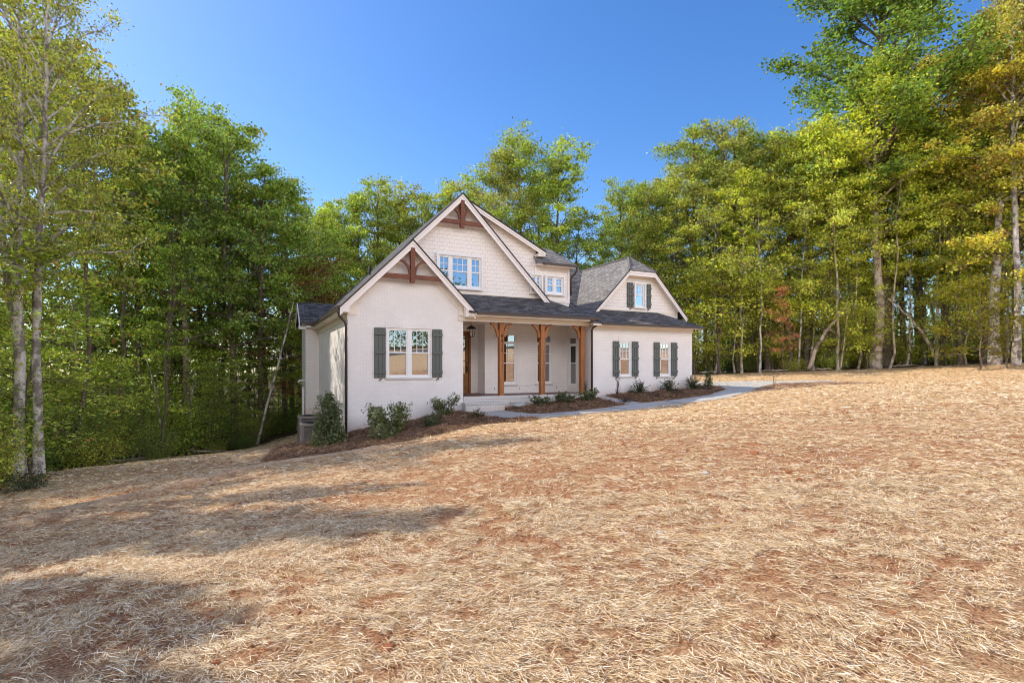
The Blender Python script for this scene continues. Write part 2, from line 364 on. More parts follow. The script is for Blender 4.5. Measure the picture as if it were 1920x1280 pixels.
M['brownrock']=m_painted('brown_rock',(.26,.14,.08),.9,.3,.01)
M['ground']=m_ground()
# ---------------------------------------------------------------- the house (local axes: x along the facade, y into the house, z up)
YAW=math.atan2(UY,UX)
H=empty('house',(OX,OY,0),YAW,label='white painted brick house with steep gables, grey shingle roofs and a timber post porch',cat='house')
FLOOR=.545
def wall_rects(a0,a1,z0,z1,holes):
    xs=sorted({a0,a1,*[h[0] for h in holes],*[h[1] for h in holes]}); zs=sorted({z0,z1,*[h[2] for h in holes],*[h[3] for h in holes]})
    for i in range(len(xs)-1):
        for j in range(len(zs)-1):
            cx=(xs[i]+xs[i+1])/2;cz=(zs[j]+zs[j+1])/2
            if not any(h[0]<cx<h[1] and h[2]<cz<h[3] for h in holes): yield xs[i],xs[i+1],zs[j],zs[j+1]
def wall(mb,mode,base,a0,a1,z0,z1,holes=(),reveal=.11):
    q=(lambda a,d,z:(a,base+d,z)) if mode=='F' else (lambda a,d,z:(base+d,a,z))
    for x0,x1,y0,y1 in wall_rects(a0,a1,z0,z1,holes): mb.face(q(x0,0,y0),q(x1,0,y0),q(x1,0,y1),q(x0,0,y1))
    for x0,x1,y0,y1 in holes:
        for (p,r) in (((x0,y0),(x1,y0)),((x1,y0),(x1,y1)),((x1,y1),(x0,y1)),((x0,y1),(x0,y0))):
            mb.face(q(p[0],0,p[1]),q(r[0],0,r[1]),q(r[0],reveal,r[1]),q(p[0],reveal,p[1]))
def window(mode,base,a0,a1,z0,z1,cols,split=.5,off=0.,casing=0.,transom=0.,name='window',mull=.07,glass='glass'):
    "cols: list of (relative width, upper grid columns, upper grid rows)"
    f=MB();g=MB()
    def bx(mb,x0,x1,d0,d1,y0,y1):
        if mode=='F': mb.box(x0,x1,base+off+d0,base+off+d1,y0,y1)
        else: mb.box(base+off+d0,base+off+d1,x0,x1,y0,y1)
    if casing:
        c=casing
        bx(f,a0-c,a1+c,-.035,.004,z1,z1+c*1.15);bx(f,a0-c*1.15,a1+c*1.15,-.05,.004,z0-c*.8,z0)
        bx(f,a0-c,a0,-.033,.004,z0,z1);bx(f,a1,a1+c,-.033,.004,z0,z1)
    o=.045
    bx(f,a0,a1,.02,.10,z0,z0+o);bx(f,a0,a1,.02,.10,z1-o,z1);bx(f,a0,a0+o,.02,.10,z0+o,z1-o);bx(f,a1-o,a1,.02,.10,z0+o,z1-o)
    x0=a0+o;W_=a1-a0-2*o-mull*(len(cols)-1);tot=sum(c[0] for c in cols);zb=z0+o;zt=z1-o
    if transom:
        tz=zt-transom; bx(f,x0,a1-o,.02,.10,tz-.07,tz)
    for i,(w,nx,ny) in enumerate(cols):
        x1=x0+W_*w/tot
        if i<len(cols)-1: bx(f,x1,x1+mull,.018,.10,zb,zt)
        zz=zt
        if transom:
            for k in range(1,nx): xm=x0+(x1-x0)*k/nx; bx(f,xm-.01,xm+.01,.055,.085,tz,zt)
            if mode=='F': g.face((x0,base+off+.075,tz),(x1,base+off+.075,tz),(x1,base+off+.075,zt),(x0,base+off+.075,zt))
            else: g.face((base+off+.075,x0,tz),(base+off+.075,x1,tz),(base+off+.075,x1,zt),(base+off+.075,x0,zt))
            zz=tz-.07
        s=.035;zm=zb+(zz-zb)*(1-split)
        bx(f,x0,x1,.040,.092,zb,zb+s*1.5);bx(f,x0,x1,.032,.092,zm-.022,zm+.022);bx(f,x0,x1,.034,.092,zz-s,zz)
        bx(f,x0,x0+s,.037,.093,zb+.01,zz-.01);bx(f,x1-s,x1,.037,.093,zb+.01,zz-.01)
        for k in range(1,nx): xm=x0+(x1-x0)*k/nx; bx(f,xm-.011,xm+.011,.050,.085,zm,zz)
        for k in range(1,ny): zk=zm+(zz-zm)*k/ny; bx(f,x0,x1,.053,.083,zk-.011,zk+.011)
        for (p,r,d) in ((zb,zm,.082),(zm,zz,.072)):
            dd=base+off+d
            if mode=='F': g.face((x0,dd,p),(x1,dd,p),(x1,dd,r),(x0,dd,r))
            else: g.face((dd,x0,p),(dd,x1,p),(dd,x1,r),(dd,x0,r))
        x0=x1+mull
    w=f.build(name,M['vinyl'],H); g.build('pane',M[glass],w); return w
def shutter(s0,s1,z0,z1,v,hook=True):
    m=MB();n=3;w=(s1-s0)/n
    for k in range(n): m.box(s0+k*w+.008,s0+(k+1)*w-.008,v-.045,v-.02,z0,z1)
    m.box(s0+.002,s1-.002,v-.02,v-.006,z0+.01,z1-.01)
    for zc in (z0+.2,(z0+z1)/2+.02,z1-.2): m.box(s0+.006,s1-.006,v-.082,v-.044,zc-.05,zc+.05)
    o=m.build('shutter',M['shutter'],H)
    if hook:
        h=MB();c=(s0+s1)/2
        h.tube([(c+.055*math.sin(t*1.1)*(1 if t<3 else .8),v-.05,z0-.01-.022*t) for t in [0,.6,1.2,1.8,2.4,3,3.6,4.2,4.8]],.011,6)
        h.tube([(c,v,z0-.06),(c,v-.05,z0-.06)],.012,6)
        h.build('shutter_dog',M['iron'],o)
# --- brick walls
m=MB(); HB=[(1.32,2.87,1.27,2.99)]
wall(m,'F',0,0,4.11,-2.6,3.55,HB); m.face((0,0,3.55),(4.11,0,3.55),(4.11,0,3.94),(2.13,0,5.95),(0,0,3.83))
wall(m,'L',4.11,0,2.6,-1,3.6)
m.build('front_gable_wall',M['brick'],H)
m=MB(); wall(m,'L',0,0,8.36,-3.2,3.6); m.build('side_wall',M['brick'],H)
m=MB(); wall(m,'F',8.36,-.59,0,-3.2,3.75); wall(m,'L',-.59,8.36,10.4,-3.2,3.75); m.face((-.59,8.36,3.75),(-.59,10.4,3.75),(-.59,9.4,4.6)); m.build('bay_wall',M['brick'],H)
m=MB()
wall(m,'F',1.85,5.77,9.72,FLOOR-.02,3.5,[(6.48,7.23,.93,3.03),(8.2,8.95,.93,3.03)]); wall(m,'L',5.77,1.85,2.6,FLOOR-.02,3.5); wall(m,'F',2.6,4.11,5.77,FLOOR-.02,3.5,[(4.42,5.44,FLOOR,3.15)],.1)
wall(m,'L',9.72,-.15,1.85,-1,3.5,[(1.08,1.68,.83,2.95)]); m.build('porch_wall',M['brick'],H)
VG=-.15
m=MB(); GH=[(11.10,11.72,1.25,2.74),(13.30,13.92,1.25,2.74)]
wall(m,'F',VG,9.72,15.2,-1,3.45,GH); wall(m,'L',15.2,VG,9.9,-1,3.45); m.build('garage_wall',M['brick'],H)
m=MB(); wall(m,'F',9.9,0,15.2,-3,3.5); wall(m,'F',10.4,-.59,0,-3,3.5); m.build('rear_wall',M['brick'],H)
# soldier course lintels and sills, 12 mm proud
for a0,a1,z0,z1,v in ((1.28,2.91,1.27,2.99,0),(11.07,11.75,1.25,2.74,VG),(13.27,13.95,1.25,2.74,VG),(8.17,8.98,.93,None,1.85),(6.45,7.26,.93,None,1.85)):
    m=MB(); m.box(a0-.03,a1+.03,v-.035,v+.10,z0-.075,z0-.003); m.build('window_sill',M['step'],H)
    if z1:
        m=MB(); m.box(a0-.02,a1+.02,v-.012,v+.08,z1+.004,z1+.21); m.build('lintel',M['brick'],H)
window('F',0,1.32,2.87,1.27,2.99,[(1,3,1),(1,3,1)],.49,mull=.13)
shutter(.87,1.265,1.27,2.99,0);shutter(2.925,3.30,1.27,2.99,0)
for a in (11.10,13.30):
    window('F',VG,a,a+.62,1.25,2.74,[(1,3,2)],.5); shutter(a-.36,a-.025,1.25,2.74,VG);shutter(a+.645,a+.985,1.25,2.74,VG)
window('F',1.85,6.48,7.23,.93,3.03,[(1,2,2)],.5,transom=.26);window('F',1.85,8.2,8.95,.93,3.03,[(1,2,2)],.5,transom=.26)
window('L',9.72,1.08,1.68,.83,2.95,[(1,1,1)],.45,transom=.24,glass='dimglass')
# --- gable walls in shake siding
GV=1.2
m=MB(); m.face((.45,GV,4.2),(8.0,GV,4.2),(8.0,GV,4.57),(4.42,GV,8.23),(.6,GV,4.2))
m.face((4.75,GV+.012,7.6),(4.75,GV+.012,4.1),(7.82,GV+.012,4.1),(7.82,GV+.012,6.51),(4.75,GV+.012,8.01)); m.face((7.82,GV+.012,4.1),(7.82,9.5,4.1),(7.82,9.5,6.5),(7.82,GV+.012,6.51))
m.build('upper_gable_wall',M['shake'],H)
m=MB(); wall(m,'F',GV+.02,7.82,9.45,4.0,5.92); m.face((9.45,GV+.02,4.0),(9.45,3.4,4.0),(9.45,3.4,5.92),(9.45,GV+.02,5.92)); m.build('dormer_wall',M['shake'],H)
m=MB(); m.box(9.37,9.47,GV-.01,GV+.09,4.38,5.92); m.box(7.82,9.47,GV-.012,GV+.018,4.40,4.56); m.box(7.82,9.46,GV-.012,GV+.018,5.74,5.92); m.build('dormer_trim',M['trim'],H)
m=MB(); m.box(7.74,7.84,GV-.03,GV+.01,4.8,6.3); m.build('corner_board',M['trim'],H)
DV=.9
m=MB(); m.face((10.6,DV,3.95),(15.32,DV,3.95),(15.32,DV,4.22),(13.70,DV,5.88),(12.22,DV,5.88),(10.6,DV,4.22)); m.build('garage_gable_wall',M['shake'],H)
m=MB(); m.box(10.75,15.15,DV-.03,DV-.002,4.13,4.25); m.build('garage_gable_trim',M['cream'],H)
m=MB(); m.box(.9,7.75,GV-.03,GV-.002,4.46,4.57); m.build('gable_base_trim',M['cream'],H)
window('F',GV,3.53,5.30,4.72,5.95,[(1,2,2),(1.75,3,2),(1,2,2)],.48,off=-.085,casing=.07,mull=.12)
window('F',GV,7.55,8.03,4.74,5.47,[(1,2,2)],.5,off=-.07,casing=.06);window('F',GV,8.27,9.12,4.74,5.47,[(1,2,2),(1,2,2)],.5,off=-.07,casing=.06,mull=.12)
window('F',DV,12.72,13.28,4.36,5.42,[(1,3,2)],.48,off=-.085,casing=.055)
shutter(12.31,12.65,4.34,5.46,DV);shutter(13.35,13.68,4.34,5.46,DV)
# --- roofs: shingle slabs, boards under them
def roof(name,poly,mat='shingle',t=.055,board=None):
    m=MB(); m.slab(poly,t); o=m.build(name,M[mat],H)
    if board is not None:
        b=MB(); b.slab([(x,y,z-t-.004) for x,y,z in board],.03); b.build('soffit',M['trim'],o)
    return o
def rake(s0,z0,s1,z1,v,h=.25,th=.035,drop=.06,cap=True):
    "barge board below a sloping roof edge on a front plane v"
    m=MB(); m.prism([(s0,z0-drop),(s1,z1-drop),(s1,z1-drop-h),(s0,z0-drop-h)],v,v+th)
    if cap: m.prism([(s0,z0-drop+.004),(s1,z1-drop+.004),(s1,z1-drop-.085),(s0,z0-drop-.085)],v-.022,v+th-.004)
    o=m.build('rake_board',M['trim'],H)
    e=MB(); e.prism([(s0,z0+.006),(s1,z1+.006),(s1,z1-drop+.006),(s0,z0-drop+.006)],v-.045,v-.020); e.build('drip_edge',M['edge'],o)
def zl(s): return s+3.93
AX,AZ=2.13,6.06; BXs,BZ=4.42,8.35
roof('main_gable_roof',[(-.30,-.37,zl(-.30)),(AX,-.37,AZ),(AX,.82,AZ),(-.30,.82,zl(-.30))],board=[(0,-.31,zl(0)),(AX,-.31,AZ),(AX,0.02,AZ),(0,.02,zl(0))])
roof('main_gable_roof',[(-.30,.82,zl(-.30)),(BXs,.82,BZ),(BXs,10.3,BZ),(-.30,10.3,zl(-.30))],board=[(.5,.9,zl(.5)),(BXs,.9,BZ),(BXs,GV+.03,BZ),(.5,GV+.03,zl(.5))])
k1=(AZ-3.70)/(4.46-AX)
roof('front_gable_roof',[(AX,-.37,AZ),(4.47,-.37,3.69),(4.47,GV,3.69),(AX,GV,AZ)],board=[(AX,-.31,AZ),(4.2,-.31,AZ-k1*(4.2-AX)),(4.2,.02,AZ-k1*(4.2-AX)),(AX,.02,AZ)])
k2=(BZ-4.42)/(8.25-BXs)
roof('upper_gable_roof',[(BXs,.82,BZ),(8.26,.82,BZ-k2*3.84),(8.26,GV-.01,BZ-k2*3.84),(BXs,GV-.01,BZ)],board=[(BXs,.9,BZ),(8.1,.9,BZ-k2*3.68),(8.1,GV,BZ-k2*3.68),(BXs,GV,BZ)])
rake(-.30,zl(-.30),AX,AZ,-.35);rake(AX,AZ,4.46,3.70,-.35)
rake(.9,zl(.9),BXs,BZ,.85,.25);rake(BXs,BZ,8.25,4.42,.85,.25)
# shed dormer roof on the right of the big gable
sz=lambda s:6.46+.49*(8.12-s)
roof('shed_roof',[(4.55,.92,sz(4.55)),(8.12,.92,6.46),(8.12,9.6,6.46),(4.55,9.6,sz(4.55))],board=[(4.7,.98,sz(4.7)),(8.05,.98,sz(8.05)),(8.05,GV+.05,sz(8.05)),(4.7,GV+.05,sz(4.7))])
rake(4.75,sz(4.75),8.12,6.46,.93,.17)
m=MB(); m.box(7.80,8.13,.955,GV+.01,6.24,6.37); m.build('eave_return',M['trim'],H)
# porch roof with hip on the right, skirt roof of the garage
pz=lambda v:3.66+.53*(v+.42)
roof('porch_roof',[(4.2,-.42,pz(-.42)),(9.93,-.42,pz(-.42)),(8.2,1.31,pz(1.31)),(4.2,1.31,pz(1.31))])
roof('porch_roof',[(9.93,-.42,pz(-.42)),(9.93,3.0,pz(-.42)),(8.2,3.0,pz(1.31)),(8.2,1.31,pz(1.31))])
gz=lambda v:3.46+.49*(v+.58)
roof('garage_skirt_roof',[(9.45,-.58,gz(-.58)),(15.52,-.58,gz(-.58)),(14.0,.94,gz(.94)),(9.45,.94,gz(.94))])
roof('garage_skirt_roof',[(15.52,-.58,gz(-.58)),(15.52,10.2,gz(-.58)),(14.0,10.2,gz(.94)),(14.0,.94,gz(.94))])
# main front slope, garage wing
roof('main_roof',[(7.9,1.35,3.45),(12.9,1.35,3.45),(12.9,5.6,6.85),(7.9,5.6,6.85)]);roof('main_roof',[(7.9,5.6,6.85),(12.9,5.6,6.85),(12.9,10.2,3.2),(7.9,10.2,3.2)])
GX=12.96;GR=6.74;gs=1.026;zg=lambda s:GR-gs*abs(s-GX);CL=.74;CZ=GR-gs*CL
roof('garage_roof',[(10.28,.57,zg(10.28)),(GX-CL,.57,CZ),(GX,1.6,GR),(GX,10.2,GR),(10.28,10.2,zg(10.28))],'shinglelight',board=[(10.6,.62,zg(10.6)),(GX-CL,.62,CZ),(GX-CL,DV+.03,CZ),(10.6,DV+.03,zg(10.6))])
roof('garage_roof',[(GX,1.6,GR),(GX+CL,.57,CZ),(15.62,.57,zg(15.62)),(15.62,10.2,zg(15.62)),(GX,10.2,GR)],board=[(GX+CL,.62,CZ),(15.3,.62,zg(15.3)),(15.3,DV+.03,zg(15.3)),(GX+CL,DV+.03,CZ)])
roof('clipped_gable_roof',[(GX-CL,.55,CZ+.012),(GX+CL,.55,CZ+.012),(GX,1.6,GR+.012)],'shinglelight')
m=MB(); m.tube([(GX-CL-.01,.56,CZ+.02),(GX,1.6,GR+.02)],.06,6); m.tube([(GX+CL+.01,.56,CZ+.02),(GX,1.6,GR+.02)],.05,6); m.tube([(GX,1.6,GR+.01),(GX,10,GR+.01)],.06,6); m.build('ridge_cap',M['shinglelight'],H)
rake(10.28,zg(10.28),GX-CL,CZ,.59,.19);rake(GX+CL,CZ,15.62,zg(15.62),.59,.19)
m=MB(); m.box(GX-CL,GX+CL,.59,.625,CZ-.25,CZ-.06); m.box(GX-CL-.02,GX+CL+.02,.568,.62,CZ-.14,CZ-.05); m.box(GX-CL,GX+CL,.626,DV,CZ-.12,CZ-.09); m.build('eave_board',M['trim'],H)
# dormer hip roof
dz=lambda d:5.99+.9*d
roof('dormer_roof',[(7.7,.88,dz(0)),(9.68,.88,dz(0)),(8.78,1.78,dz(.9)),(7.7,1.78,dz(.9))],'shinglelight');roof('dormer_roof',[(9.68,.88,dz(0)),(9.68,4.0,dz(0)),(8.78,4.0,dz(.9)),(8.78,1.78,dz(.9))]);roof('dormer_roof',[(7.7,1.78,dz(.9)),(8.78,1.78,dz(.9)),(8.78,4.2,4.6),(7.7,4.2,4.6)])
m=MB(); m.box(7.75,9.62,.93,GV+.02,5.88,5.93); m.build('dormer_soffit',M['trim'],H)
# bay cross gable on the left
bz=lambda v:3.75+.776*(v-8.06)
roof('bay_roof',[(-.86,8.06,3.75),(1.3,8.06,3.75),(1.3,9.4,bz(9.4)),(-.86,9.4,bz(9.4))]);roof('bay_roof',[(-.86,9.4,bz(9.4)),(1.3,9.4,bz(9.4)),(1.3,10.74,3.75),(-.86,10.74,3.75)])
m=MB()
for (v0,z0,v1,z1) in ((8.06,3.75,9.4,bz(9.4)),(10.74,3.75,9.4,bz(9.4))): m.add([(-.90,v0,z0-.03),(-.90,v1,z1-.03),(-.90,v1,z1-.24),(-.90,v0,z0-.24),(-.862,v0,z0-.03),(-.862,v1,z1-.03),(-.862,v1,z1-.24),(-.862,v0,z0-.24)],[(0,1,2,3),(7,6,5,4),(0,4,5,1),(3,2,6,7),(0,3,7,4),(1,5,6,2)])
m.box(-.86,0,8.1,8.36,3.50,3.58); m.box(-.62,.0,8.335,8.358,3.30,3.5); m.box(-.9,-.59,8.1,8.5,3.42,3.58); m.build('bay_trim',M['trim'],H)
m=MB(); m.box(-.86,-.3,8.0,8.055,3.64,3.74); m.build('gutter',M['gutter'],H)
# --- eaves, boxed returns, beams
m=MB(); m.prism([(-.27,3.44),(0.012,3.44),(0.012,3.92),(-.27,zl(-.27)-.06)],-.33,-.002); m.build('eave_return',M['trim'],H)
m=MB(); m.prism([(4.10,3.46),(4.44,3.46),(4.44,3.66),(4.10,4.0)],-.33,-.05); m.build('eave_return',M['trim'],H)
m=MB(); m.box(0.015,.30,-.028,-.002,3.40,3.92)
for sg,sx,zx in ((1,.28,3.80),(-1,3.98,3.78)): m.prism([(sx,zx),(AX,AZ-.30),(AX,AZ-.43),(sx+.09*sg,zx-.04)],-.024,-.003)
m.box(3.93,4.10,-.028,-.002,3.55,3.95); m.build('wall_frieze',M['cream'],H)
m=MB(); m.box(-.27,-.002,0,8.30,3.44,3.48); m.box(-.30,-.262,-.30,8.1,3.46,3.62); m.box(-.022,-.003,.0,8.34,3.22,3.44); m.build('side_eave',M['cream'],H)
m=MB(); m.box(3.93,9.66,-.035,.24,3.335,3.52); m.box(3.93,9.70,-.075,.24,3.522,3.60); m.box(4.2,9.9,-.39,-.02,3.50,3.515); m.box(4.47,9.9,-.415,-.392,3.50,3.60); m.box(9.64,9.91,-.38,1.2,3.51,3.60); m.build('porch_beam',M['cream'],H)
m=MB(); m.box(4.11,9.72,.245,2.6,3.40,3.43); m.build('porch_ceiling',M['cream'],H)
m=MB(); m.box(9.74,15.22,VG-.025,VG-.003,3.20,3.40); m.box(9.74,15.24,VG-.045,VG-.004,3.345,3.40);m.box(9.5,15.48,VG-.38,VG,3.402,3.425); m.box(9.5,15.48,VG-.40,VG-.382,3.33,3.425); m.box(15.2,15.5,VG-.38,9.9,3.402,3.425);m.build('garage_eave',M['cream'],H)
def gutter(x0,x1,y0,y1,z0,z1): m=MB(); m.box(x0,x1,y0,y1,z0,z1); m.box(x0-.006,x1+.006,y0-.008,y1+.008,z1-.018,z1+.004); return m.build('gutter',M['gutter'],H)
gutter(4.48,9.90,-.50,-.418,3.555,3.655); gutter(9.92,15.50,VG-.47,VG-.402,3.365,3.455); gutter(-.385,-.303,-.36,8.0,3.53,3.635); gutter(8.0,9.66,.81,.875,5.90,5.985)
m=MB(); m.box(8.12,9.68,.876,.90,5.86,5.93); m.build('dormer_fascia',M['trim'],H)
def spout(pts,r=.042):
    m=MB(); m.tube(pts,r,8); m.build('downspout',M['gutter'],H)
spout([(-.34,-.27,3.54),(-.34,-.27,3.42),(-.31,-.23,3.33),(-.20,-.14,3.22),(-.09,-.075,3.12),(-.06,-.06,3.0),(-.06,-.06,-.55)])
spout([(9.78,-.44,3.56),(9.78,-.44,3.44),(9.77,-.40,3.36),(9.69,-.26,3.26),(9.66,-.21,3.16),(9.66,-.21,.62),(9.66,-.27,.56)])
spout([(9.62,.85,5.9),(9.62,.85,5.78),(9.58,.98,5.62),(9.53,1.12,5.54),(9.52,1.16,5.4),(9.52,1.18,4.75)])
# --- timber gable brackets
def bracket(cx,zb,zt,half_b,v,arc):
    m=MB(); m.box(cx-half_b,cx+half_b,v+.02,v+.14,zb,zb+.15); m.box(cx-.075,cx+.075,v-.015,v+.16,zb-.12,zt)
    for sg in (-1,1):
        w,h=arc; m.strip_arc([(cx+sg*(.075+.01+w*(1-math.cos(a))),zb+.15+h*math.sin(a)) for a in [i*math.pi/2/9 for i in range(10)]],.075,v+.03,v+.13)
    m.build('gable_bracket',M['walnut'],H)
bracket(2.13,4.68,5.76,1.07,-.345,(.42,.50)); bracket(4.42,7.14,8.06,.94,.855,(.42,.50))
# --- porch
m=MB(); m.box(4.11,9.72,.0,1.85,.40,FLOOR); m.box(4.11,5.77,1.85,2.6,.40,FLOOR); m.build('porch_floor',M['paver'],H)
m=MB(); m.box(4.115,9.715,-.02,-.002,-.9,FLOOR-.105); m.box(4.115,9.715,-.045,.10,FLOOR-.10,FLOOR+.006); m.build('porch_skirt',M['step'],H)
m=MB(); m.box(4.05,5.60,-.42,-.047,-.45,.265); m.build('porch_step',M['step'],H)
m=MB()
for k in range(21): m.box(4.03+k*.0755,4.03+k*.0755+.068,-.45,-.05,.268,.345)
m.build('step_tread',M['step'],H)
def post(x0,x1,left=True,right=True,num=None,v=.02,d=.19):
    m=MB(); m.box(x0,x1,v,v+d,FLOOR+.002,3.334); p=m.build('post',M['cedar'],H)
    for sg,on in ((-1,left),(1,right)):
        if not on: continue
        b=MB(); xs=x0 if sg<0 else x1
        b.strip_arc([(xs+sg*(.045+.30*(1-math.cos(a))),2.80+.50*math.sin(a)) for a in [i*math.pi/2/10 for i in range(11)]],.10,v+.045,v+.145)
        b.build('brace',M['cedar'],p)
    if num:
        cu=bpy.data.curves.new('t','FONT'); cu.body=num; cu.size=.185; cu.space_line=.93; cu.align_x='CENTER'; cu.extrude=.006
        t=bpy.data.objects.new('t',cu); COL.objects.link(t); bpy.context.view_layer.update()
        me=bpy.data.meshes.new_from_object(t.evaluated_get(bpy.context.evaluated_depsgraph_get())); bpy.data.objects.remove(t)
        o=link('house_number',me,M['iron'],p); me.materials.clear(); me.materials.append(M['iron'])
        o.rotation_euler=(R(90),0,0); o.location=((x0+x1)/2,v-.008,2.76)
    return p
post(5.60,5.79,num='8\n4\n1\n2'); post(7.40,7.59); post(9.29,9.48,right=False)
# door in the alcove
m=MB(); m.box(5.36,5.44,2.57,2.69,FLOOR,3.10); m.box(4.42,4.50,2.57,2.69,FLOOR,3.10); m.box(4.42,5.44,2.57,2.69,3.07,3.15); m.box(4.42,5.44,2.58,2.69,FLOOR,FLOOR+.04); m.build('door_frame',M['door'],H)
m=MB(); x0,x1,zb,zt=4.51,5.35,FLOOR+.045,3.065
m.box(x0,x0+.14,2.63,2.68,zb,zt);m.box(x1-.14,x1,2.63,2.68,zb,zt);m.box(x0+.14,x1-.14,2.63,2.68,zt-.13,zt);m.box(x0+.14,x1-.14,2.63,2.68,zb,zb+.2);m.box(x0+.14,x1-.14,2.63,2.68,1.25,1.37);m.box(x0+.14,x1-.14,2.645,2.67,zb+.2,1.25)
for k in (1,2): m.box(x0+.14,x1-.14,2.64,2.672,1.37+k*.52,1.40+k*.52)
d=m.build('door',M['door'],H)
g=MB(); g.face((x0+.14,2.66,1.37),(x1-.14,2.66,1.37),(x1-.14,2.66,zt-.13),(x0+.14,2.66,zt-.13)); g.build('pane',M['glass'],d)
h=MB(); h.box(x1-.105,x1-.045,2.612,2.63,1.42,1.72); h.tube([(x1-.075,2.6,1.70),(x1-.075,2.55,1.66),(x1-.075,2.55,1.50),(x1-.075,2.6,1.45)],.014,6); h.lathe([(0,1.80),(.03,1.80),(.03,1.86),(0,1.86)],8,(x1-.075,2.62)); h.build('handle',M['iron'],d)
# foundation vents, outlets, weep slots, roof vent pipe
for x,v in ((.75,0),(2.98,0)):
    m=MB(); m.box(x,x+.40,v-.02,v-.002,.10,.29)
    for k in range(9): m.box(x+.02+k*.04,x+.04+k*.04,v-.034,v-.02,.115,.275)
    m.build('foundation_vent',M['vent'],H)
m=MB(); m.box(7.68,7.80,1.81,1.848,.84,.93); m.build('outlet_box',M['vinyl'],H)
m=MB(); m.box(9.68,9.718,.55,.65,.92,1.02); m.build('outlet_box',M['vinyl'],H)
for x,z,v in ((.60,.36,0),(1.95,.36,0),(2.75,.36,0),(6.2,.74,1.85),(7.35,.74,1.85),(9.2,.76,1.85),(5.2,.76,2.6)):
    m=MB(); m.box(x,x+.014,v-.006,v-.001,z-.05,z+.05); m.build('weep_slot',M['iron'],H)
m=MB(); m.tube([(1.55,4.2,5.3),(1.55,4.2,5.85)],.045,8); m.tube([(1.55,4.2,5.3),(1.55,4.2,5.5)],[.14,.05],8); m.build('vent_pipe',M['edge'],H)
m=MB(); m.tube([(-.59,8.75,1.02),(-.80,8.75,1.02),(-.86,8.75,.98),(-.87,8.75,.9)],.05,8); m.build('drain_elbow',M['vinyl'],H)
m=MB(); m.tube([(-.65,8.9,.7),(-.65,8.9,-1.6)],.05,8); m.build('drain_pipe',M['vinyl'],H)
m=MB(); m.tube([(9.0,.3,3.36),(9.2,.3,3.36)],.11,12);m.build('ceiling_fixture',M['vinyl'],H)

def HL(s,v,z=None):
    x,y=L2W(s,v); return (x,y,float(ground(np.array([x]),np.array([y]))[0]) if z is None else z)
# lantern
t=empty('lantern',HL(4.90,1.2,2.84),YAW,label='black metal lantern hanging from the porch ceiling by the front door',cat='lantern')
m=MB()
for sx in (-1,1):
    for sy in (-1,1): m.tube([(sx*.085,sy*.085,.0),(sx*.13,sy*.13,.32)],.010,5)
for r,z in ((.085,.0),(.13,.32)):
    for a,b in (((-r,-r),(r,-r)),((r,-r),(r,r)),((r,r),(-r,r)),((-r,r),(-r,-r))): m.tube([(*a,z),(*b,z)],.012,5)
m.add([(-.16,-.16,.33),(.16,-.16,.33),(.16,.16,.33),(-.16,.16,.33),(0,0,.46)],[(0,1,4),(1,2,4),(2,3,4),(3,0,4),(3,2,1,0)])
m.build('cage',M['iron'],t)
m=MB(); m.tube([(0,0,.45),(0,0,.575)],.008,5); m.build('chain',M['iron'],t)
m=MB()
for a in range(3): m.tube([(.03*math.cos(a*2.1),.03*math.sin(a*2.1),.03),(.03*math.cos(a*2.1),.03*math.sin(a*2.1),.17)],.011,6)
m.build('candle_holder',M['cream'],t)
# air conditioning condensers
def condenser(s,v,z,w,h,label):
    x,y=L2W(s,v); t=empty('air_conditioner',(x,y,z),YAW,label=label,cat='air conditioner',group='air conditioners beside the house')
    r=w/2; c=.09
    pr=lambda q,k:[(-q+k,-q),(q-k,-q),(q,-q+k),(q,q-k),(q-k,q),(-q+k,q),(-q,q-k),(-q,-q+k)]
    def ring(m,q,k,z0,z1):
        P_=pr(q,k);n=8; m.add([(a,b,z0) for a,b in P_]+[(a,b,z1) for a,b in P_],[(i,(i+1)%n,(i+1)%n+n,i+n) for i in range(n)]+[tuple(range(n-1,-1,-1)),tuple(range(n,2*n))])
    m=MB(); ring(m,r-.02,c,.04,h-.06); m.build('coil',M['acdark'],t)
    m=MB()
    for k in range(int((h-.2)/.035)): ring(m,r-.006,c,.10+k*.035,.118+k*.035)
    for a,b in ((-1,-1),(1,-1),(1,1),(-1,1)): m.box(a*(r-.06)-.045,a*(r-.06)+.045,b*(r-.06)-.045,b*(r-.06)+.045,.03,h-.06)
    m.build('louvre',M['acpaint'],t)
    m=MB(); ring(m,r+.012,c,.0,.09); m.build('base_pan',M['acpaint'],t)
    m=MB(); ring(m,r+.012,c,h-.08,h); m.build('top_cap',M['acpaint'],t)
    m=MB()
    for q in (.08,.14,.20,.26,.32):
        if q<r-.04: m.tube([(q*math.cos(a*math.pi/12),q*math.sin(a*math.pi/12),h+.05-.10*q) for a in range(25)],.006,4,False)
    for a in range(8): m.tube([(.06*math.cos(a*.785),.06*math.sin(a*.785),h+.05),((r-.05)*math.cos(a*.785),(r-.05)*math.sin(a*.785),h+.012)],.006,4)
    m.build('fan_grille',M['iron'],t)
condenser(-.83,3.3,-1.34,.78,.84,'lower grey air conditioner condenser in front, half hidden by the tall holly')
condenser(-.80,4.55,-1.42,.82,1.10,'taller grey air conditioner condenser standing behind the lower one by the side wall')
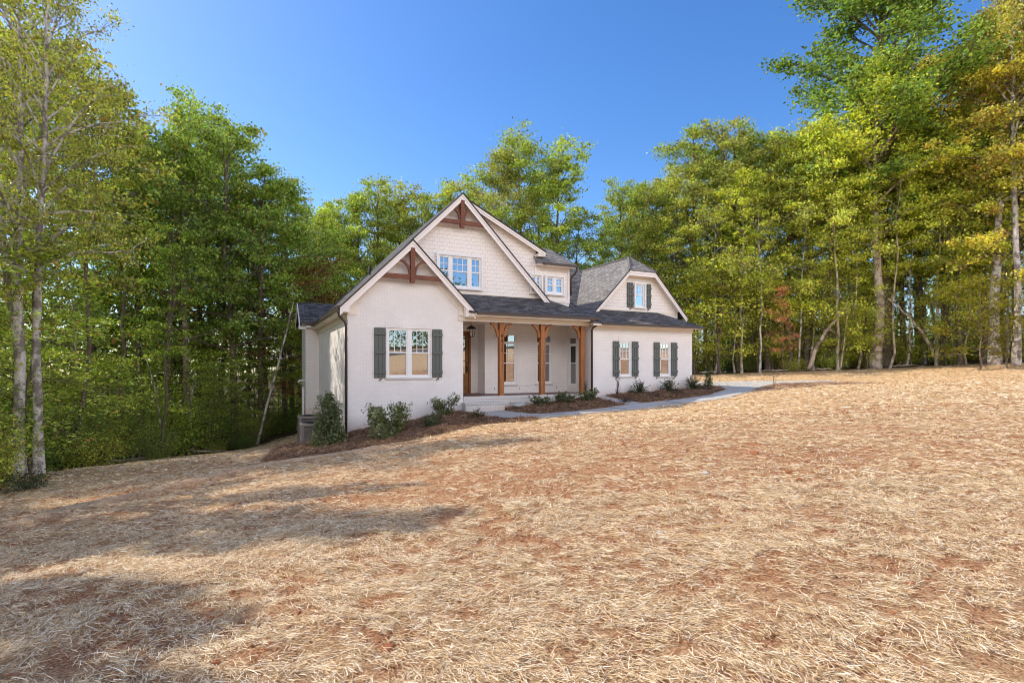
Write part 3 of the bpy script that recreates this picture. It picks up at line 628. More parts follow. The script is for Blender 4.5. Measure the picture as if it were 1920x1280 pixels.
# window wells in the middle bed
def well(s,v,z,label):
    x,y=L2W(s,v); t=empty('vent_well',(x,y,z),YAW,label=label,cat='vent well',group='corrugated vent wells along the porch')
    m=MB();n=18;prof=[(.36+.018*math.cos(k*math.pi),k*.05) for k in range(6)]
    vs=[];fs=[]
    for i,(r,zz) in enumerate(prof):
        for k in range(n+1): th=-math.pi*k/n; vs.append((r*math.cos(th),r*math.sin(th),zz))
    for i in range(len(prof)-1):
        for k in range(n): fs.append((i*(n+1)+k,i*(n+1)+k+1,(i+1)*(n+1)+k+1,(i+1)*(n+1)+k))
    m.add(vs,fs,True); m.build('corrugated_ring',M['steel'],t)
    m=MB(); m.tube([(.36*math.cos(-math.pi*k/n),.36*math.sin(-math.pi*k/n),.255) for k in range(n+1)],.016,6); m.build('rim',M['steel'],t)
    m=MB(); m.box(-.3,.3,-.02,-.0,.02,.2); m.build('vent_grate',M['acdark'],t)
well(6.35,-.05,.04,'galvanised half round vent well beside the porch step'); well(8.25,-.05,.20,'galvanised half round vent well near the third porch post')
# ---------------------------------------------------------------- ground sheet
def axis(segs):
    out=[]
    for a,b,n in segs: out+=list(np.linspace(a,b,n,endpoint=False))
    return np.array(out+[segs[-1][1]])
gx=axis([(-420,-60,14),(-60,-16,44),(-16,-7,60),(-7,7,200),(7,16,60),(16,50,60),(50,420,14)]); gy=axis([(-420,-50,14),(-50,1.5,40),(1.5,8,110),(8,16,80),(16,32,70),(32,70,40),(70,420,14)])
XX,YY=np.meshgrid(gx,gy); ZZ=ground(XX,YY)
nr=np.clip((9-np.hypot(XX,YY))/5,0,1); ZZ=ZZ+nr*(.012*vnoise(XX*7,YY*7,3)+.009*vnoise(XX*15,YY*15,4))
nx_,ny_=len(gx),len(gy)
idx=np.arange(nx_*ny_).reshape(ny_,nx_)
F=np.stack([idx[:-1,:-1],idx[:-1,1:],idx[1:,1:],idx[1:,:-1]],-1).reshape(-1,4)
me=np_mesh('ground',np.stack([XX,YY,ZZ],-1).reshape(-1,3),F,M['ground'],True)
LINE=np.array([(-15.5,-30),(-13.2,0),(-12.6,8),(-12.4,12),(-13.0,15),(-13.6,19),(-13.4,23),(-11.5,27),(-9,31),(-3,35),(5,36),(11,36.5),(16,37),(20,36),(25,35),(29,33.5),(33,31),(40,24),(52,10),(60,-30)])
def outside(x,y):
    "signed distance to the woods' edge, positive inside the woods"
    poly=LINE; ins=np.zeros(x.shape,bool); j=len(poly)-1
    for i in range(len(poly)):
        xi,yi=poly[i];xj,yj=poly[j]
        if yi!=yj:
            ins^=((yi>y)!=(yj>y))&(x<(xj-xi)*(y-yi)/(yj-yi)+xi)
        j=i
    d=seg_dist(x,y,poly); return np.where(ins,-d,d)
dwood=outside(XX,YY)
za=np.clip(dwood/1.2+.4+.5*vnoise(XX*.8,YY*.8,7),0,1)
ridge=np.exp(-(seg_dist(XX,YY,RIDGE)/.2)**2)
cov=.07*vnoise(XX*.35,YY*.35,9)+.07*vnoise(XX*.9,YY*.9,10)+.05*np.exp(-((XX-2.0)/2.2)**2-((YY-7)/3.5)**2)-.10*np.clip((YY-12)/6,0,1)+.10*np.exp(-((XX+.6)/1.5)**2-((YY-8)/3)**2)
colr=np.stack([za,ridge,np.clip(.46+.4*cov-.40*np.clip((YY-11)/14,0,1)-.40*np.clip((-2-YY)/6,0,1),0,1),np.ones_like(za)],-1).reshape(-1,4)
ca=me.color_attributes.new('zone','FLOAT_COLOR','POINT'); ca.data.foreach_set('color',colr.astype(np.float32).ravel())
link('ground',me); tag(bpy.data.objects['ground'],kind='structure')
# ---------------------------------------------------------------- walk, drive, street
def strip(near,far,mat,name,up=.03,n=70,m=6,step=None,kind='structure',world=False,thick=.12):
    def res(p):
        p=np.array(p if world else [L2W(*q) for q in p],float); d=np.r_[0,np.cumsum(np.hypot(*np.diff(p,axis=0).T))]
        t=np.linspace(0,d[-1],n); return np.stack([np.interp(t,d,p[:,0]),np.interp(t,d,p[:,1])],-1)
    a=res(near);b=res(far); w=np.linspace(0,1,m)[None,:,None]; P_=a[:,None]*(1-w)+b[:,None]*w
    z=hgt(P_[...,0],P_[...,1])+up; V=np.concatenate([P_,z[...,None]],-1)
    E1=V[:,:1].copy();E1[...,2]-=thick;E2=V[:,-1:].copy();E2[...,2]-=thick
    V=np.concatenate([E1,V,E2],1); k=V.shape[1]; ix=np.arange(n*k).reshape(n,k)
    Fs=np.stack([ix[:-1,:-1],ix[1:,:-1],ix[1:,1:],ix[:-1,1:]],-1).reshape(-1,4)
    o=link(name,np_mesh(name,V.reshape(-1,3),Fs,mat)); tag(o,kind=kind); return o
WN=[(4.32,-.44),(4.34,-1.6),(4.5,-2.4),(4.9,-3.05),(5.45,-3.42),(7.0,-3.48),(8.1,-3.42),(9.9,-3.42),(11.8,-3.5),(13.75,-3.3),(15.9,-2.55),(18.2,-1.5),(20.4,-.3)]
WF=[(5.58,-.44),(5.60,-1.5),(5.75,-2.3),(6.1,-2.6),(6.6,-2.7),(7.2,-2.7),(8.04,-2.6),(9.8,-2.42),(10.9,-2.44),(12.35,-2.42),(14.3,-2.0),(16.2,-1.2),(18.0,.9)]
def joint_strip(): pass
strip(WN,WF,M['concrete'],'path',.035)
strip([(9.62,-.22),(9.72,-1.3),(9.86,-2.40)],[(10.28,-.22),(10.2,-1.1),(10.46,-2.40)],M['concrete'],'path',.036,20,4)
strip([(15.4,.9),(16.4,-.9),(18.2,-1.3),(20.9,-.2),(23.5,-.4),(25.2,-1.2)],[(15.4,9.4),(19.7,5.2),(22.7,3.4),(24.6,2.2),(26.5,.9)],M['concrete'],'driveway',.028,60,14)
strip([(-160,-24),(-40,-23),(0,-22),(40,-20),(160,-16)],[(-160,-30),(-40,-29.5),(0,-29),(40,-27),(160,-23)],M['asphalt'],'road',.02,60,8,world=True)
m=MB()
for s_,a,b in ((0,(6.35,-3.46),(6.15,-2.62)),(0,(8.9,-3.42),(8.8,-2.5)),(0,(11.4,-3.48),(11.5,-2.43)),(0,(14.3,-3.05),(14.2,-2.03))):
    xa,ya=L2W(*a);xb,yb=L2W(*b)
    q=[(xa+(xb-xa)*t,ya+(yb-ya)*t) for t in np.linspace(0,1,7)]; dx,dy=(xb-xa),(yb-ya); l=math.hypot(dx,dy); ox,oy=-dy/l*.02,dx/l*.02
    for (p0,p1) in zip(q[:-1],q[1:]):
        z0=float(hgt(*p0))+.047;z1=float(hgt(*p1))+.047
        m.face((p0[0]-ox,p0[1]-oy,z0),(p1[0]-ox,p1[1]-oy,z1),(p1[0]+ox,p1[1]+oy,z1),(p0[0]+ox,p0[1]+oy,z0))
m.build('path_joint',M['acdark'],kind='structure')
# ---------------------------------------------------------------- scatter helper: flat blades lying on a surface
def blades(x,y,z,ln,wd,rg,tilt=.12,az=None,bend=.0):
    n=len(x); a=rg.uniform(0,2*np.pi,n) if az is None else az
    el=rg.normal(0,tilt,n); roll=rg.normal(0,.5,n)
    d=np.stack([np.cos(a)*np.cos(el),np.sin(a)*np.cos(el),np.sin(el)],-1); s=np.stack([-np.sin(a)*np.cos(roll),np.cos(a)*np.cos(roll),np.sin(roll)],-1)
    c=np.stack([x,y,z],-1); l=ln[:,None]/2; w=wd[:,None]/2
    mid=c+np.stack([rg.normal(0,1,n)*ln*bend,rg.normal(0,1,n)*ln*bend,np.abs(rg.normal(0,1,n))*ln*.018],-1)
    V=np.stack([c-d*l-s*w*.7,c-d*l+s*w*.7,mid+s*w,c+d*l+s*w*.6,c+d*l-s*w*.6,mid-s*w],1)
    b=np.arange(n)[:,None]*6; Fq=np.concatenate([b+np.array([0,1,2,5]),b+np.array([5,2,3,4])],0)
    return V.reshape(-1,3),Fq
def gz(x,y):
    z=ground(x,y); k=np.clip((9-np.hypot(x,y))/5,0,1); return z+k*(.012*vnoise(x*7,y*7,3)+.009*vnoise(x*15,y*15,4))
def in_poly(x,y,poly):
    ins=np.zeros(x.shape,bool); j=len(poly)-1
    for i in range(len(poly)):
        xi,yi=poly[i];xj,yj=poly[j]
        if yi!=yj: ins^=((yi>y)!=(yj>y))&(x<(xj-xi)*(y-yi)/(yj-yi)+xi)
        j=i
    return ins
BEDS={'a':[(-.02,-.02),(4.04,-.02),(4.04,-.48),(4.28,-.6),(4.28,-1.7),(4.45,-2.5),(4.85,-3.15),(5.3,-3.6),(4.64,-3.9),(4.33,-3.6),(3.62,-3.05),(2.51,-3.35),(1.69,-3.3),(.24,-2.9),(-.92,-2.95),(-1.9,-3.2),(-2.6,-2.8),(-2.4,-1.0),(-2.0,1),(-2,4),(-1.9,5.6),(-.02,5.6)],
 'b':[(5.65,-.05),(5.68,-1.5),(5.85,-2.3),(6.2,-2.55),(7.0,-2.62),(8.04,-2.54),(9.75,-2.36),(9.66,-1.3),(9.55,-.05)],
 'c':[(10.32,-.17),(10.26,-1.1),(10.52,-2.1),(10.9,-2.38),(12.35,-2.36),(14.3,-1.95),(16.1,-1.2),(16.7,-.5),(16.3,.5),(15.5,.6),(15.22,-.17)],
 'd':[(16.3,-2.3),(18.2,-1.2),(20.9,-.1),(24,-.5),(26.3,-3),(24.5,-2.2),(22,-1.8),(19.3,-3.0),(17.2,-2.9)]}
WALKP=[L2W(*p) for p in WN+WF[::-1]]; HOUSEP=[L2W(*p) for p in [(-.6,8.3),(0,8.3),(0,0),(4,0),(4,-.45),(5.62,-.45),(5.62,0),(9.7,0),(9.7,-.15),(15.2,-.15),(15.2,10),(-.6,10)]]
rb=np.random.default_rng(5)
for key,poly in BEDS.items():
    pw=np.array([L2W(*p) for p in poly]); x0,y0=pw.min(0)-.1;x1,y1=pw.max(0)+.1; h=.11
    ax=np.arange(x0,x1,h);ay=np.arange(y0,y1,h); X,Y=np.meshgrid(ax,ay); ids=np.arange(X.size).reshape(X.shape)
    d=seg_dist(X,Y,np.vstack([pw,pw[:1]])); ins=in_poly(X,Y,pw)
    Z=ground(X,Y)+np.where(ins,np.clip(d/.35,0,1)*.055+.012+.035*vnoise(X*4,Y*4,21)+.02*vnoise(X*11,Y*11,22),-.05)
    cin=in_poly(X[:-1,:-1]+h/2,Y[:-1,:-1]+h/2,pw)
    Fb=np.stack([ids[:-1,:-1],ids[:-1,1:],ids[1:,1:],ids[1:,:-1]],-1)[cin]
    # needles over it
    n=int(len(Fb)*h*h*(1300 if key!='d' else 250)); q=rb.uniform(0,1,(n*3,2))*(x1-x0,y1-y0)+(x0,y0)
    k=in_poly(q[:,0]+rb.normal(0,.05,len(q)),q[:,1]+rb.normal(0,.05,len(q)),pw); 
    k&=~in_poly(q[:,0],q[:,1],WALKP); k&=~in_poly(q[:,0],q[:,1],HOUSEP)
    q=q[k][:n]; dd=seg_dist(q[:,0],q[:,1],np.vstack([pw,pw[:1]])); ii=in_poly(q[:,0],q[:,1],pw)
    zq=ground(q[:,0],q[:,1])+np.where(ii,np.clip(dd/.35,0,1)*.055+.02+.035*vnoise(q[:,0]*4,q[:,1]*4,21)+.02*vnoise(q[:,0]*11,q[:,1]*11,22),.012)
    Vn,Fn=blades(q[:,0],q[:,1],zq+rb.uniform(0,.03,len(q)),rb.uniform(.12,.28,len(q)),rb.uniform(.006,.016,len(q)),rb,.30,bend=.08)
    V=np.concatenate([np.stack([X,Y,Z],-1).reshape(-1,3),Vn]); Fa=np.concatenate([Fb,Fn+X.size])
    used=np.unique(Fa); rm=np.full(len(V),-1);rm[used]=np.arange(len(used))
    o=link('pine_straw_mulch',np_mesh('pine_straw_mulch',V[used],rm[Fa],M['needle'])); tag(o,kind='stuff')
BEDW=[np.array([L2W(*p) for p in b]) for b in BEDS.values()]
# ---------------------------------------------------------------- straw over the bare clay
rs=np.random.default_rng(8)
def straw_field(n,r0,r1,lo,hi,wlo,whi,power,half=1.08,margin=False):
    u=rs.uniform(0,1,n*3); r=(r0**power+u*(r1**power-r0**power))**(1/power); xx=r*rs.uniform(-half,half,len(r)); yy=r
    if margin: xx=np.where(rs.uniform(-1,1,len(r))<0,-1,1)*(half*yy+rs.uniform(0,5,len(r)))
    c=.25*vnoise(xx*.55,yy*.55,31)+.45*vnoise(xx*1.6,yy*1.6,32)+.8*vnoise(xx*4,yy*4,33)+1.1*vnoise(xx*10,yy*10,34)
    c-=.25*np.exp(-((xx-2.0)/2.0)**2-((yy-7)/3.0)**2)+.5*np.exp(-((xx+.6)/1.3)**2-((yy-7.5)/3)**2)
    c+=.5*np.clip((yy-11)/5,0,1)
    keep=rs.uniform(-1.5,1.0,len(r))<c*1.1-.16
    keep&=outside(xx,yy)<.4; keep&=~in_poly(xx,yy,WALKP)&~in_poly(xx,yy,HOUSEP)
    for b in BEDW: keep&=~in_poly(xx,yy,b)
    keep&=seg_dist(xx,yy,RIDGE)>.16
    xx=xx[keep][:n];yy=yy[keep][:n]; m=len(xx)
    # combed locally: directions drift over the lot
    az=1.6*vnoise(xx*.5,yy*.5,41)+.9*vnoise(xx*1.6,yy*1.6,42)-.25+rs.normal(0,.8,m)
    return blades(xx,yy,gz(xx,yy)+.006+np.abs(rs.normal(0,.013,m)),rs.uniform(lo,hi,m)*rs.uniform(.5,1.1,m),rs.uniform(wlo,whi,m),rs,.16,az,.012)
a=straw_field(230000,2.2,6.6,.03,.125,.0019,.0042,1.7); b=straw_field(150000,5.5,13.5,.06,.17,.0035,.0068,1.7,1.0); c=straw_field(80000,12,36,.12,.26,.008,.018,1.6,1.0); d=straw_field(75000,.4,12,.06,.18,.005,.010,1.15,1.0,True)
V=np.concatenate([a[0],b[0],c[0],d[0]]); F=np.concatenate([a[1],b[1]+len(a[0]),c[1]+len(a[0])+len(b[0]),d[1]+len(a[0])+len(b[0])+len(c[0])])
tag(link('loose_straw',np_mesh('loose_straw',V,F,M['straw'])),kind='stuff')
# clay clods
ico=bmesh.new(); bmesh.ops.create_icosphere(ico,subdivisions=1,radius=1); IV=np.array([v.co[:] for v in ico.verts]); IF=np.array([[v.index for v in f.verts] for f in ico.faces]); ico.free()
n=26000; r=(2.2**1.6+rs.uniform(0,1,n)*(15**1.6-2.2**1.6))**(1/1.6); xx=r*rs.uniform(-1.05,1.05,n);yy=r
k=vnoise(xx*.55,yy*.55,31)+vnoise(xx*1.5,yy*1.5,32)-1.2*np.exp(-((xx-2)/2)**2-((yy-7)/3)**2)<.25; k&=outside(xx,yy)<0
for b in BEDW+[WALKP,HOUSEP]: k&=~in_poly(xx,yy,b)
xx=xx[k];yy=yy[k];n=len(xx); sz=np.exp(rs.normal(-5.15,.5,n))*(.75+.05*yy)
V=IV[None]*(1+rs.normal(0,.22,(n,len(IV),1)))*np.stack([sz*rs.uniform(.8,1.5,n),sz*rs.uniform(.8,1.5,n),sz*rs.uniform(.5,.9,n)],-1)[:,None]+np.stack([xx,yy,gz(xx,yy)+sz*.15],-1)[:,None]
tag(link('clay_clods',np_mesh('clay_clods',V.reshape(-1,3),(IF[None]+np.arange(n)[:,None,None]*len(IV)).reshape(-1,3),M['clod'])),kind='stuff')
# single stones one can point at
bm=bmesh.new(); bmesh.ops.create_icosphere(bm,subdivisions=2,radius=1); RV=np.array([v.co[:] for v in bm.verts]); RF=np.array([[v.index for v in f.verts] for f in bm.faces]); bm.free()
for i,(x,y,s,mt,lab) in enumerate(((2.72,7.54,.052,'rock','pale stone lying in the middle of the straw lawn'),(5.18,5.73,.055,'brownrock','brown stone near the right edge of the straw lawn'),(3.82,7.35,.045,'clod','reddish stone right of the pale stone on the lawn'),(1.41,5.08,.035,'rock','small pale stone half buried in straw below the house corner'),
    (-1.40,3.34,.03,'brownrock','small dark stone at the edge of the tree shadow'),(-.72,3.10,.035,'clod','red clay lump in sunlit straw at the bottom of the lawn'),(2.71,3.63,.035,'clod','flat tan stone in thick straw at the lower right'),(2.95,3.48,.03,'brownrock','dark red stone beside the flat tan stone'))):
    q=RV*(1+rs.normal(0,.16,(len(RV),1)))*np.array([s*1.25,s,s*.62])
    o=link('rock',np_mesh('rock',q,RF,M[mt],True)); o.location=(x,y,float(gz(np.array([x]),np.array([y]))[0])+s*.25); o.rotation_euler=(0,0,i*1.3); tag(o,lab,'stone',group='loose stones on the lawn')
for (s_,v_,lab) in ((11.75,-1.62,'small white flat strip lying on the mulch by the garage windows'),(15.0,-1.05,'white scrap lying on the mulch near the cone shaped evergreen'),(8.35,-3.52,'white paper scrap at the outer edge of the path')):
    m=MB(); g=random.Random(int(s_*10)); pts=[(-.16,-.03),(-.05,-.05),(.07,-.03),(.17,-.045),(.16,.035),(.02,.03),(-.08,.05),(-.17,.03)]
    m.slab([(x*1.0,y,.02+.012*g.random()) for x,y in pts],.008); o=m.build('litter_scrap',M['vinyl']); o.location=HL(s_,v_); o.location.z+=.07 if v_>-3 else .03; o.rotation_euler=(0,0,YAW+.3*g.random()); tag(o,lab,'scrap')
# ---------------------------------------------------------------- plants
def leaves(C,nrm,ln,wd,rg):
    n=len(C); ax=rg.normal(0,1,(n,3)); ax-=nrm*(ax*nrm).sum(1,keepdims=True); ax/=np.linalg.norm(ax,axis=1,keepdims=True)+1e-9; bx=np.cross(nrm,ax)
    l=ln[:,None];w=wd[:,None]
    V=np.stack([C-ax*l*.5,C+bx*w*.5+nrm*w*.12,C+ax*l*.5-nrm*l*.10,C-bx*w*.5+nrm*w*.12],1)
    return V.reshape(-1,3),np.arange(n*4).reshape(n,4)
class Tubes:
    def __init__(s): s.V=[];s.F=[];s.n=0
    def add(s,pts,rad,k=6):
        pts=np.asarray(pts,float);m=len(pts); t=np.gradient(pts,axis=0); t/=np.linalg.norm(t,axis=1,keepdims=True)+1e-9
        ref=np.where(np.abs(t[:,2:3])<.9,np.array([[0,0,1.]]),np.array([[1.,0,0]])); a=np.cross(t,ref); a/=np.linalg.norm(a,axis=1,keepdims=True)+1e-9; b=np.cross(t,a)
        th=np.arange(k)*2*np.pi/k; ring=pts[:,None]+(a[:,None]*np.cos(th)[None,:,None]+b[:,None]*np.sin(th)[None,:,None])*np.asarray(rad)[:,None,None]
        ix=np.arange(m*k).reshape(m,k); j=np.roll(ix,-1,1)
        s.V.append(ring.reshape(-1,3)); s.F.append(np.stack([ix[:-1],j[:-1],j[1:],ix[1:]],-1).reshape(-1,4)+s.n); s.n+=m*k
    def mesh(s,name,mat): return np_mesh(name,np.concatenate(s.V),np.concatenate(s.F),mat,True)
def unit(v): return v/(np.linalg.norm(v,axis=-1,keepdims=True)+1e-9)
def make_tree(seed,H,r0,base,rad,nlimb,nleaf,lsize,e0=15,e1=62,lean=.0,wob=.018,droop=.0,flat=.42,fork=None,prof=lambda u:max(.12,math.sin(math.pi*(.18+.80*u))**.75),cl=(.24,.11),twig=1.0):
    rg=np.random.default_rng(seed); K=14; T=Tubes(); cent=[]
    def trunk(p0,d0,h,r,k=9):
        zz=np.linspace(0,1,K); off=np.cumsum(rg.normal(0,wob*h/ K*3,(K,2)),0); off-=off[0]
        P_=np.zeros((K,3)); P_[:,:2]=off+np.outer(zz*h,d0[:2]); P_[:,2]=zz*h; P_+=p0
        R_=r*(1-zz*.93)**.8; R_[0]*=1.35; R_[1]*=1.06; T.add(P_,R_,k); return P_,R_
    stems=[]
    ld=np.array([lean*math.cos(seed),lean*math.sin(seed)])
    if fork:
        fh,sp=fork; P_,R_=trunk(np.zeros(3),ld,H,r0); zz=np.linspace(0,1,K); i=int(fh*(K-1)); stems.append((P_,R_,base))
        h2=H*(1-fh)*.92; q=P_[i]; d=np.array([-sp,.1]); P2,R2=trunk(q,d,h2,R_[i]*.85); stems.append((P2,R2,max(.05,(base-fh)/(1-fh))))
    else: stems.append((*trunk(np.zeros(3),ld,H,r0),base))
    for (P_,R_,bs) in stems:
        h=P_[-1,2]-P_[0,2]; nl=nlimb if len(stems)==1 else int(nlimb*.62)
        for i in range(nl):
            u=(i+.5+rg.uniform(-.4,.4))/nl; t=bs+(1-bs)*u*.985; f=t*(K-1); j=min(int(f),K-2); p=P_[j]*(1-f+j)+P_[j+1]*(f-j); rr=R_[j]
            az=i*2.399+rg.uniform(-.5,.5); el=R(e0+(e1-e0)*u+rg.normal(0,9)); Ln=rad*prof(u)*rg.uniform(.5,1.22)
            m=7; q=np.linspace(0,1,m); d=np.array([math.cos(az)*math.cos(el),math.sin(az)*math.cos(el),math.sin(el)])
            B=p+np.outer(q*Ln,d); B[:,2]+=-droop*Ln*q**2+.10*Ln*np.sin(q*3); B+=np.cumsum(rg.normal(0,.03*Ln,(m,3)),0)*(q[:,None])
            T.add(B,np.maximum(.006,min(rr*.55,.02+.022*Ln)*(1-q*.88)),5)
            ns=max(3,int(3+Ln*1.7*twig)); 
            for k in range(ns):
                w=.22+.78*(k+rg.uniform(0,1))/ns; g=w*(m-1); a=min(int(g),m-2); c=B[a]*(1-g+a)+B[a+1]*(g-a)
                dd=unit(d+rg.normal(0,1,3)*np.array([.85,.85,.45])); sl=(.28+.42*rg.uniform())*min(Ln,3.2)*(1.15-.55*w)
                S=c+np.outer(np.linspace(0,1,4)*sl,dd); S[:,2]+=rg.normal(0,.06)*sl-.12*sl*np.linspace(0,1,4)**2; T.add(S,np.array([.014,.011,.008,.004])*(H/14)**.5,3)
                cent+= [S[2],S[3]] if sl>.5 else [S[3]]
            cent.append(B[-1])
        cent.append(P_[-1]); cent.append(P_[-2])
    cent=np.array(cent); wgt=rg.uniform(0,1,len(cent))**2.2+.03; nleaf=int(nleaf*.66); lsize*=1.12; cnt=np.maximum(2,(wgt/wgt.sum()*nleaf)).astype(int)
    C=np.repeat(cent,cnt,0); n=len(C); C=C+rg.normal(0,1,(n,3))*np.array([cl[0],cl[0],cl[1]])*np.repeat(rg.uniform(.6,1.35,len(cent)),cnt)[:,None]
    nr=unit(np.array([0,0,1.])*flat+rg.normal(0,.42,(n,3))); sz=lsize*rg.uniform(.65,1.3,n)
    V,F=leaves(C,nr,sz,sz*.66,rg)
    return T.mesh('trunk',M['bark']),np_mesh('crown',V,F,M['leaf'])
def tree_obj(meshes,name='tree'):
    e=empty(name,(0,0,-500)); 
    a=link('trunk',meshes[0],None,e); b=link('crown',meshes[1],None,e); return e
oval=lambda u:max(.15,math.sin(math.pi*(.12+.82*u))**.8)
high=lambda u:max(.2,math.sin(math.pi*(.25+.70*u))**.7)
PROTO={
 'mid0':(make_tree(1,15,.17,.30,3.5,30,21700,.125),15),
 'mid1':(make_tree(2,15,.16,.22,3.2,34,21700,.125,prof=oval),15),
 'mid2':(make_tree(3,15,.15,.40,3.0,26,17500,.125,e0=25,e1=70,prof=high),15),
 'mid3':(make_tree(4,15,.18,.26,3.9,32,23800,.125,e0=5,droop=.1),15),
 'thin0':(make_tree(5,15,.10,.48,2.0,24,7000,.150,e0=20,wob=.03,prof=oval),15),
 'thin1':(make_tree(6,15,.09,.42,2.3,22,6500,.150,e0=10,wob=.035,droop=.1,prof=oval),15),
 'tall0':(make_tree(7,26,.42,.34,6.2,56,78000,.18,e0=10,e1=60,wob=.012,prof=high,cl=(.42,.24)),26),
 'tall1':(make_tree(8,24,.33,.42,4.8,36,24000,.180,e0=15,e1=60,wob=.015,prof=oval,cl=(.38,.2)),24),
 'dense0':(make_tree(15,15,.15,.16,2.5,40,26000,.16,e0=10,e1=60,prof=oval,cl=(.26,.15)),15),
 'fork0':(make_tree(9,15,.19,.40,3.5,34,22000,.09,e0=20,e1=60,fork=(.30,.16),wob=.02),15),
 'near0':(make_tree(10,15,.16,.36,3.6,36,27000,.085,e0=12,e1=62,wob=.02),15),
 'low0':(make_tree(12,6,.05,.18,2.0,20,5760,.100,e0=0,e1=50,flat=1.3,wob=.04,cl=(.32,.08)),6),
 'low1':(make_tree(13,6,.045,.25,1.8,18,4800,.100,e0=5,e1=45,flat=1.3,wob=.05,cl=(.34,.08)),6),
 'low2':(make_tree(14,6,.05,.12,2.1,24,7040,.100,e0=10,e1=55,flat=.8,wob=.03,cl=(.30,.14)),6),
}
ROOT={}
USED=set()
def tree(kind,px,Y,ytop=None,h=None,col=(.17,.22,.034),aut=.0,label=None,group=None,bark=None,rz=None,lean=(0,0),name='tree',sink=.1,X=None,wide=1.):
    if X is None: x,y,z=at(px,Y)
    else: x,y,z=X,Y,float(hgt(X,Y))
    if h is None: h=EYE+(690-ytop)/1000.*Y-z
    meshes,H0=PROTO[kind]; s=h/H0
    if kind not in ROOT:
        ROOT[kind]=tree_obj(meshes,name)
    r=ROOT[kind]
    rz=rng.uniform(0,6.28) if rz is None else rz
    if kind not in USED:
        USED.add(kind); e=r; e.location=(x,y,z-sink); e.rotation_euler=(lean[0],lean[1],rz); e.scale=(s*wide,s*wide,s); tag(e,label,'tree',group)
    else: e=dup(r,(x,y,z-sink),rz,(s*wide,s*wide,s),label=label,group=group); e['category']='tree'; e.rotation_euler=(lean[0],lean[1],rz); 
    e.name=name
    v=rng.uniform(.85,1.18); 
    for c in e.children:
        if c.name.startswith('crown'): c.color=(min(1,col[0]*v),col[1]*v,col[2],aut)
        elif bark: c.material_slots[0].link='OBJECT'; c.material_slots[0].material=M[bark]
    return e
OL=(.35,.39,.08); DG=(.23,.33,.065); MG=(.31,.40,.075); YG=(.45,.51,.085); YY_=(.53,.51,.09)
# left wood, front row
tree('fork0',38,15.0,h=14.6,col=OL,label='pale barked tree forking low, nearest the left edge of the lawn',bark='palebark',rz=.3,wide=.78)
tree('near0',73,15.3,h=15.0,col=OL,aut=.06,label='straight pale barked tree just right of the forked one',bark='palebark',rz=2.2,wide=.78)
tree('near0',-60,16.5,h=14.5,col=OL,aut=.05,label='leaning tree cut by the left edge behind the forked trunk',bark='palebark',rz=4.2)
LW=dict(group='trees in the shady wood left of the house',label='green tree in the shady wood left of the house')
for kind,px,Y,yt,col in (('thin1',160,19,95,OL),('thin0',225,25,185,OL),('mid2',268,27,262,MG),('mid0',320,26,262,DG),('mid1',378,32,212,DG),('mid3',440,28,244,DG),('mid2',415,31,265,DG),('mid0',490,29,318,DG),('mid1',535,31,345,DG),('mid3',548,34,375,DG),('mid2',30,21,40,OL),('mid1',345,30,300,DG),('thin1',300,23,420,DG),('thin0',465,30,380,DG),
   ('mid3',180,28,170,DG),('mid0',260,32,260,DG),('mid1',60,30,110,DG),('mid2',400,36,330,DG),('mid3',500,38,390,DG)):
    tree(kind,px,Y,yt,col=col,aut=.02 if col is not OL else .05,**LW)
for kind,px,Y,yt,lab in (('thin1',150,20.5,330,'slim grey trunk with a bend rising out of yellow undergrowth on the left'),('thin0',148,21,300,None),('tall1',345,27,230,'tall straight grey trunk in the middle of the left wood')):
    if lab: tree(kind,px,Y,yt,col=DG,label=lab,bark='tanbark',wide=.75)
# off to the left of the frame: they throw the long shadows over the lawn
for x,y,h,k,w in ((-14.8,12.4,10.8,'near0',.8),(-10.2,5.3,9.6,'dense0',.62),(-12.6,5.9,11.4,'dense0',.6),(-11.5,8.2,12,'dense0',.58),(-13.8,8.7,13.6,'dense0',.55),(-13,10.6,12.6,'dense0',.36),(-8.8,3.2,9.4,'dense0',.6),(-9.6,4.3,9.8,'dense0',.55),(-10.6,3.4,10.4,'dense0',.6),(-16.5,9.5,13.5,'mid3',.8)):
    tree(k,0,y,h=h,X=x,col=OL,label='tree at the edge of the left wood beyond the picture edge',group='wood edge trees left of the view',wide=w)
# behind the house
BW=dict(group='trees behind the house',label='green tree in the wood standing behind the house roof')
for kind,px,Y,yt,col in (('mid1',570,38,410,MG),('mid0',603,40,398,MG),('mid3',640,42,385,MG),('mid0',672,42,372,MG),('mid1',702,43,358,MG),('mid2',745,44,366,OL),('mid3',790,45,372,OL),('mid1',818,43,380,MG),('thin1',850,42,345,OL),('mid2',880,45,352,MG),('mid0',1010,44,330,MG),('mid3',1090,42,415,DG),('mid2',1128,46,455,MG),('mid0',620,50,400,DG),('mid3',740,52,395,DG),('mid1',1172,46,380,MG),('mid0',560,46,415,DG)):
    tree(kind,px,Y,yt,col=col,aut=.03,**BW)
tree('tall1',930,40,300,col=OL,aut=.03,label='taller airy tree just right of the big gable peak')
tree('tall1',985,41,272,col=MG,label='tallest tree behind the house with an open crown',wide=1.15,rz=1.0)
tree('mid2',1045,40,285,col=MG,label='tall tree behind the dormer right of the tallest one',wide=1.1)
tree('low0',580,30,500,col=(.20,.085,.04),aut=.4,label='small russet leaved tree beside the left corner of the house')
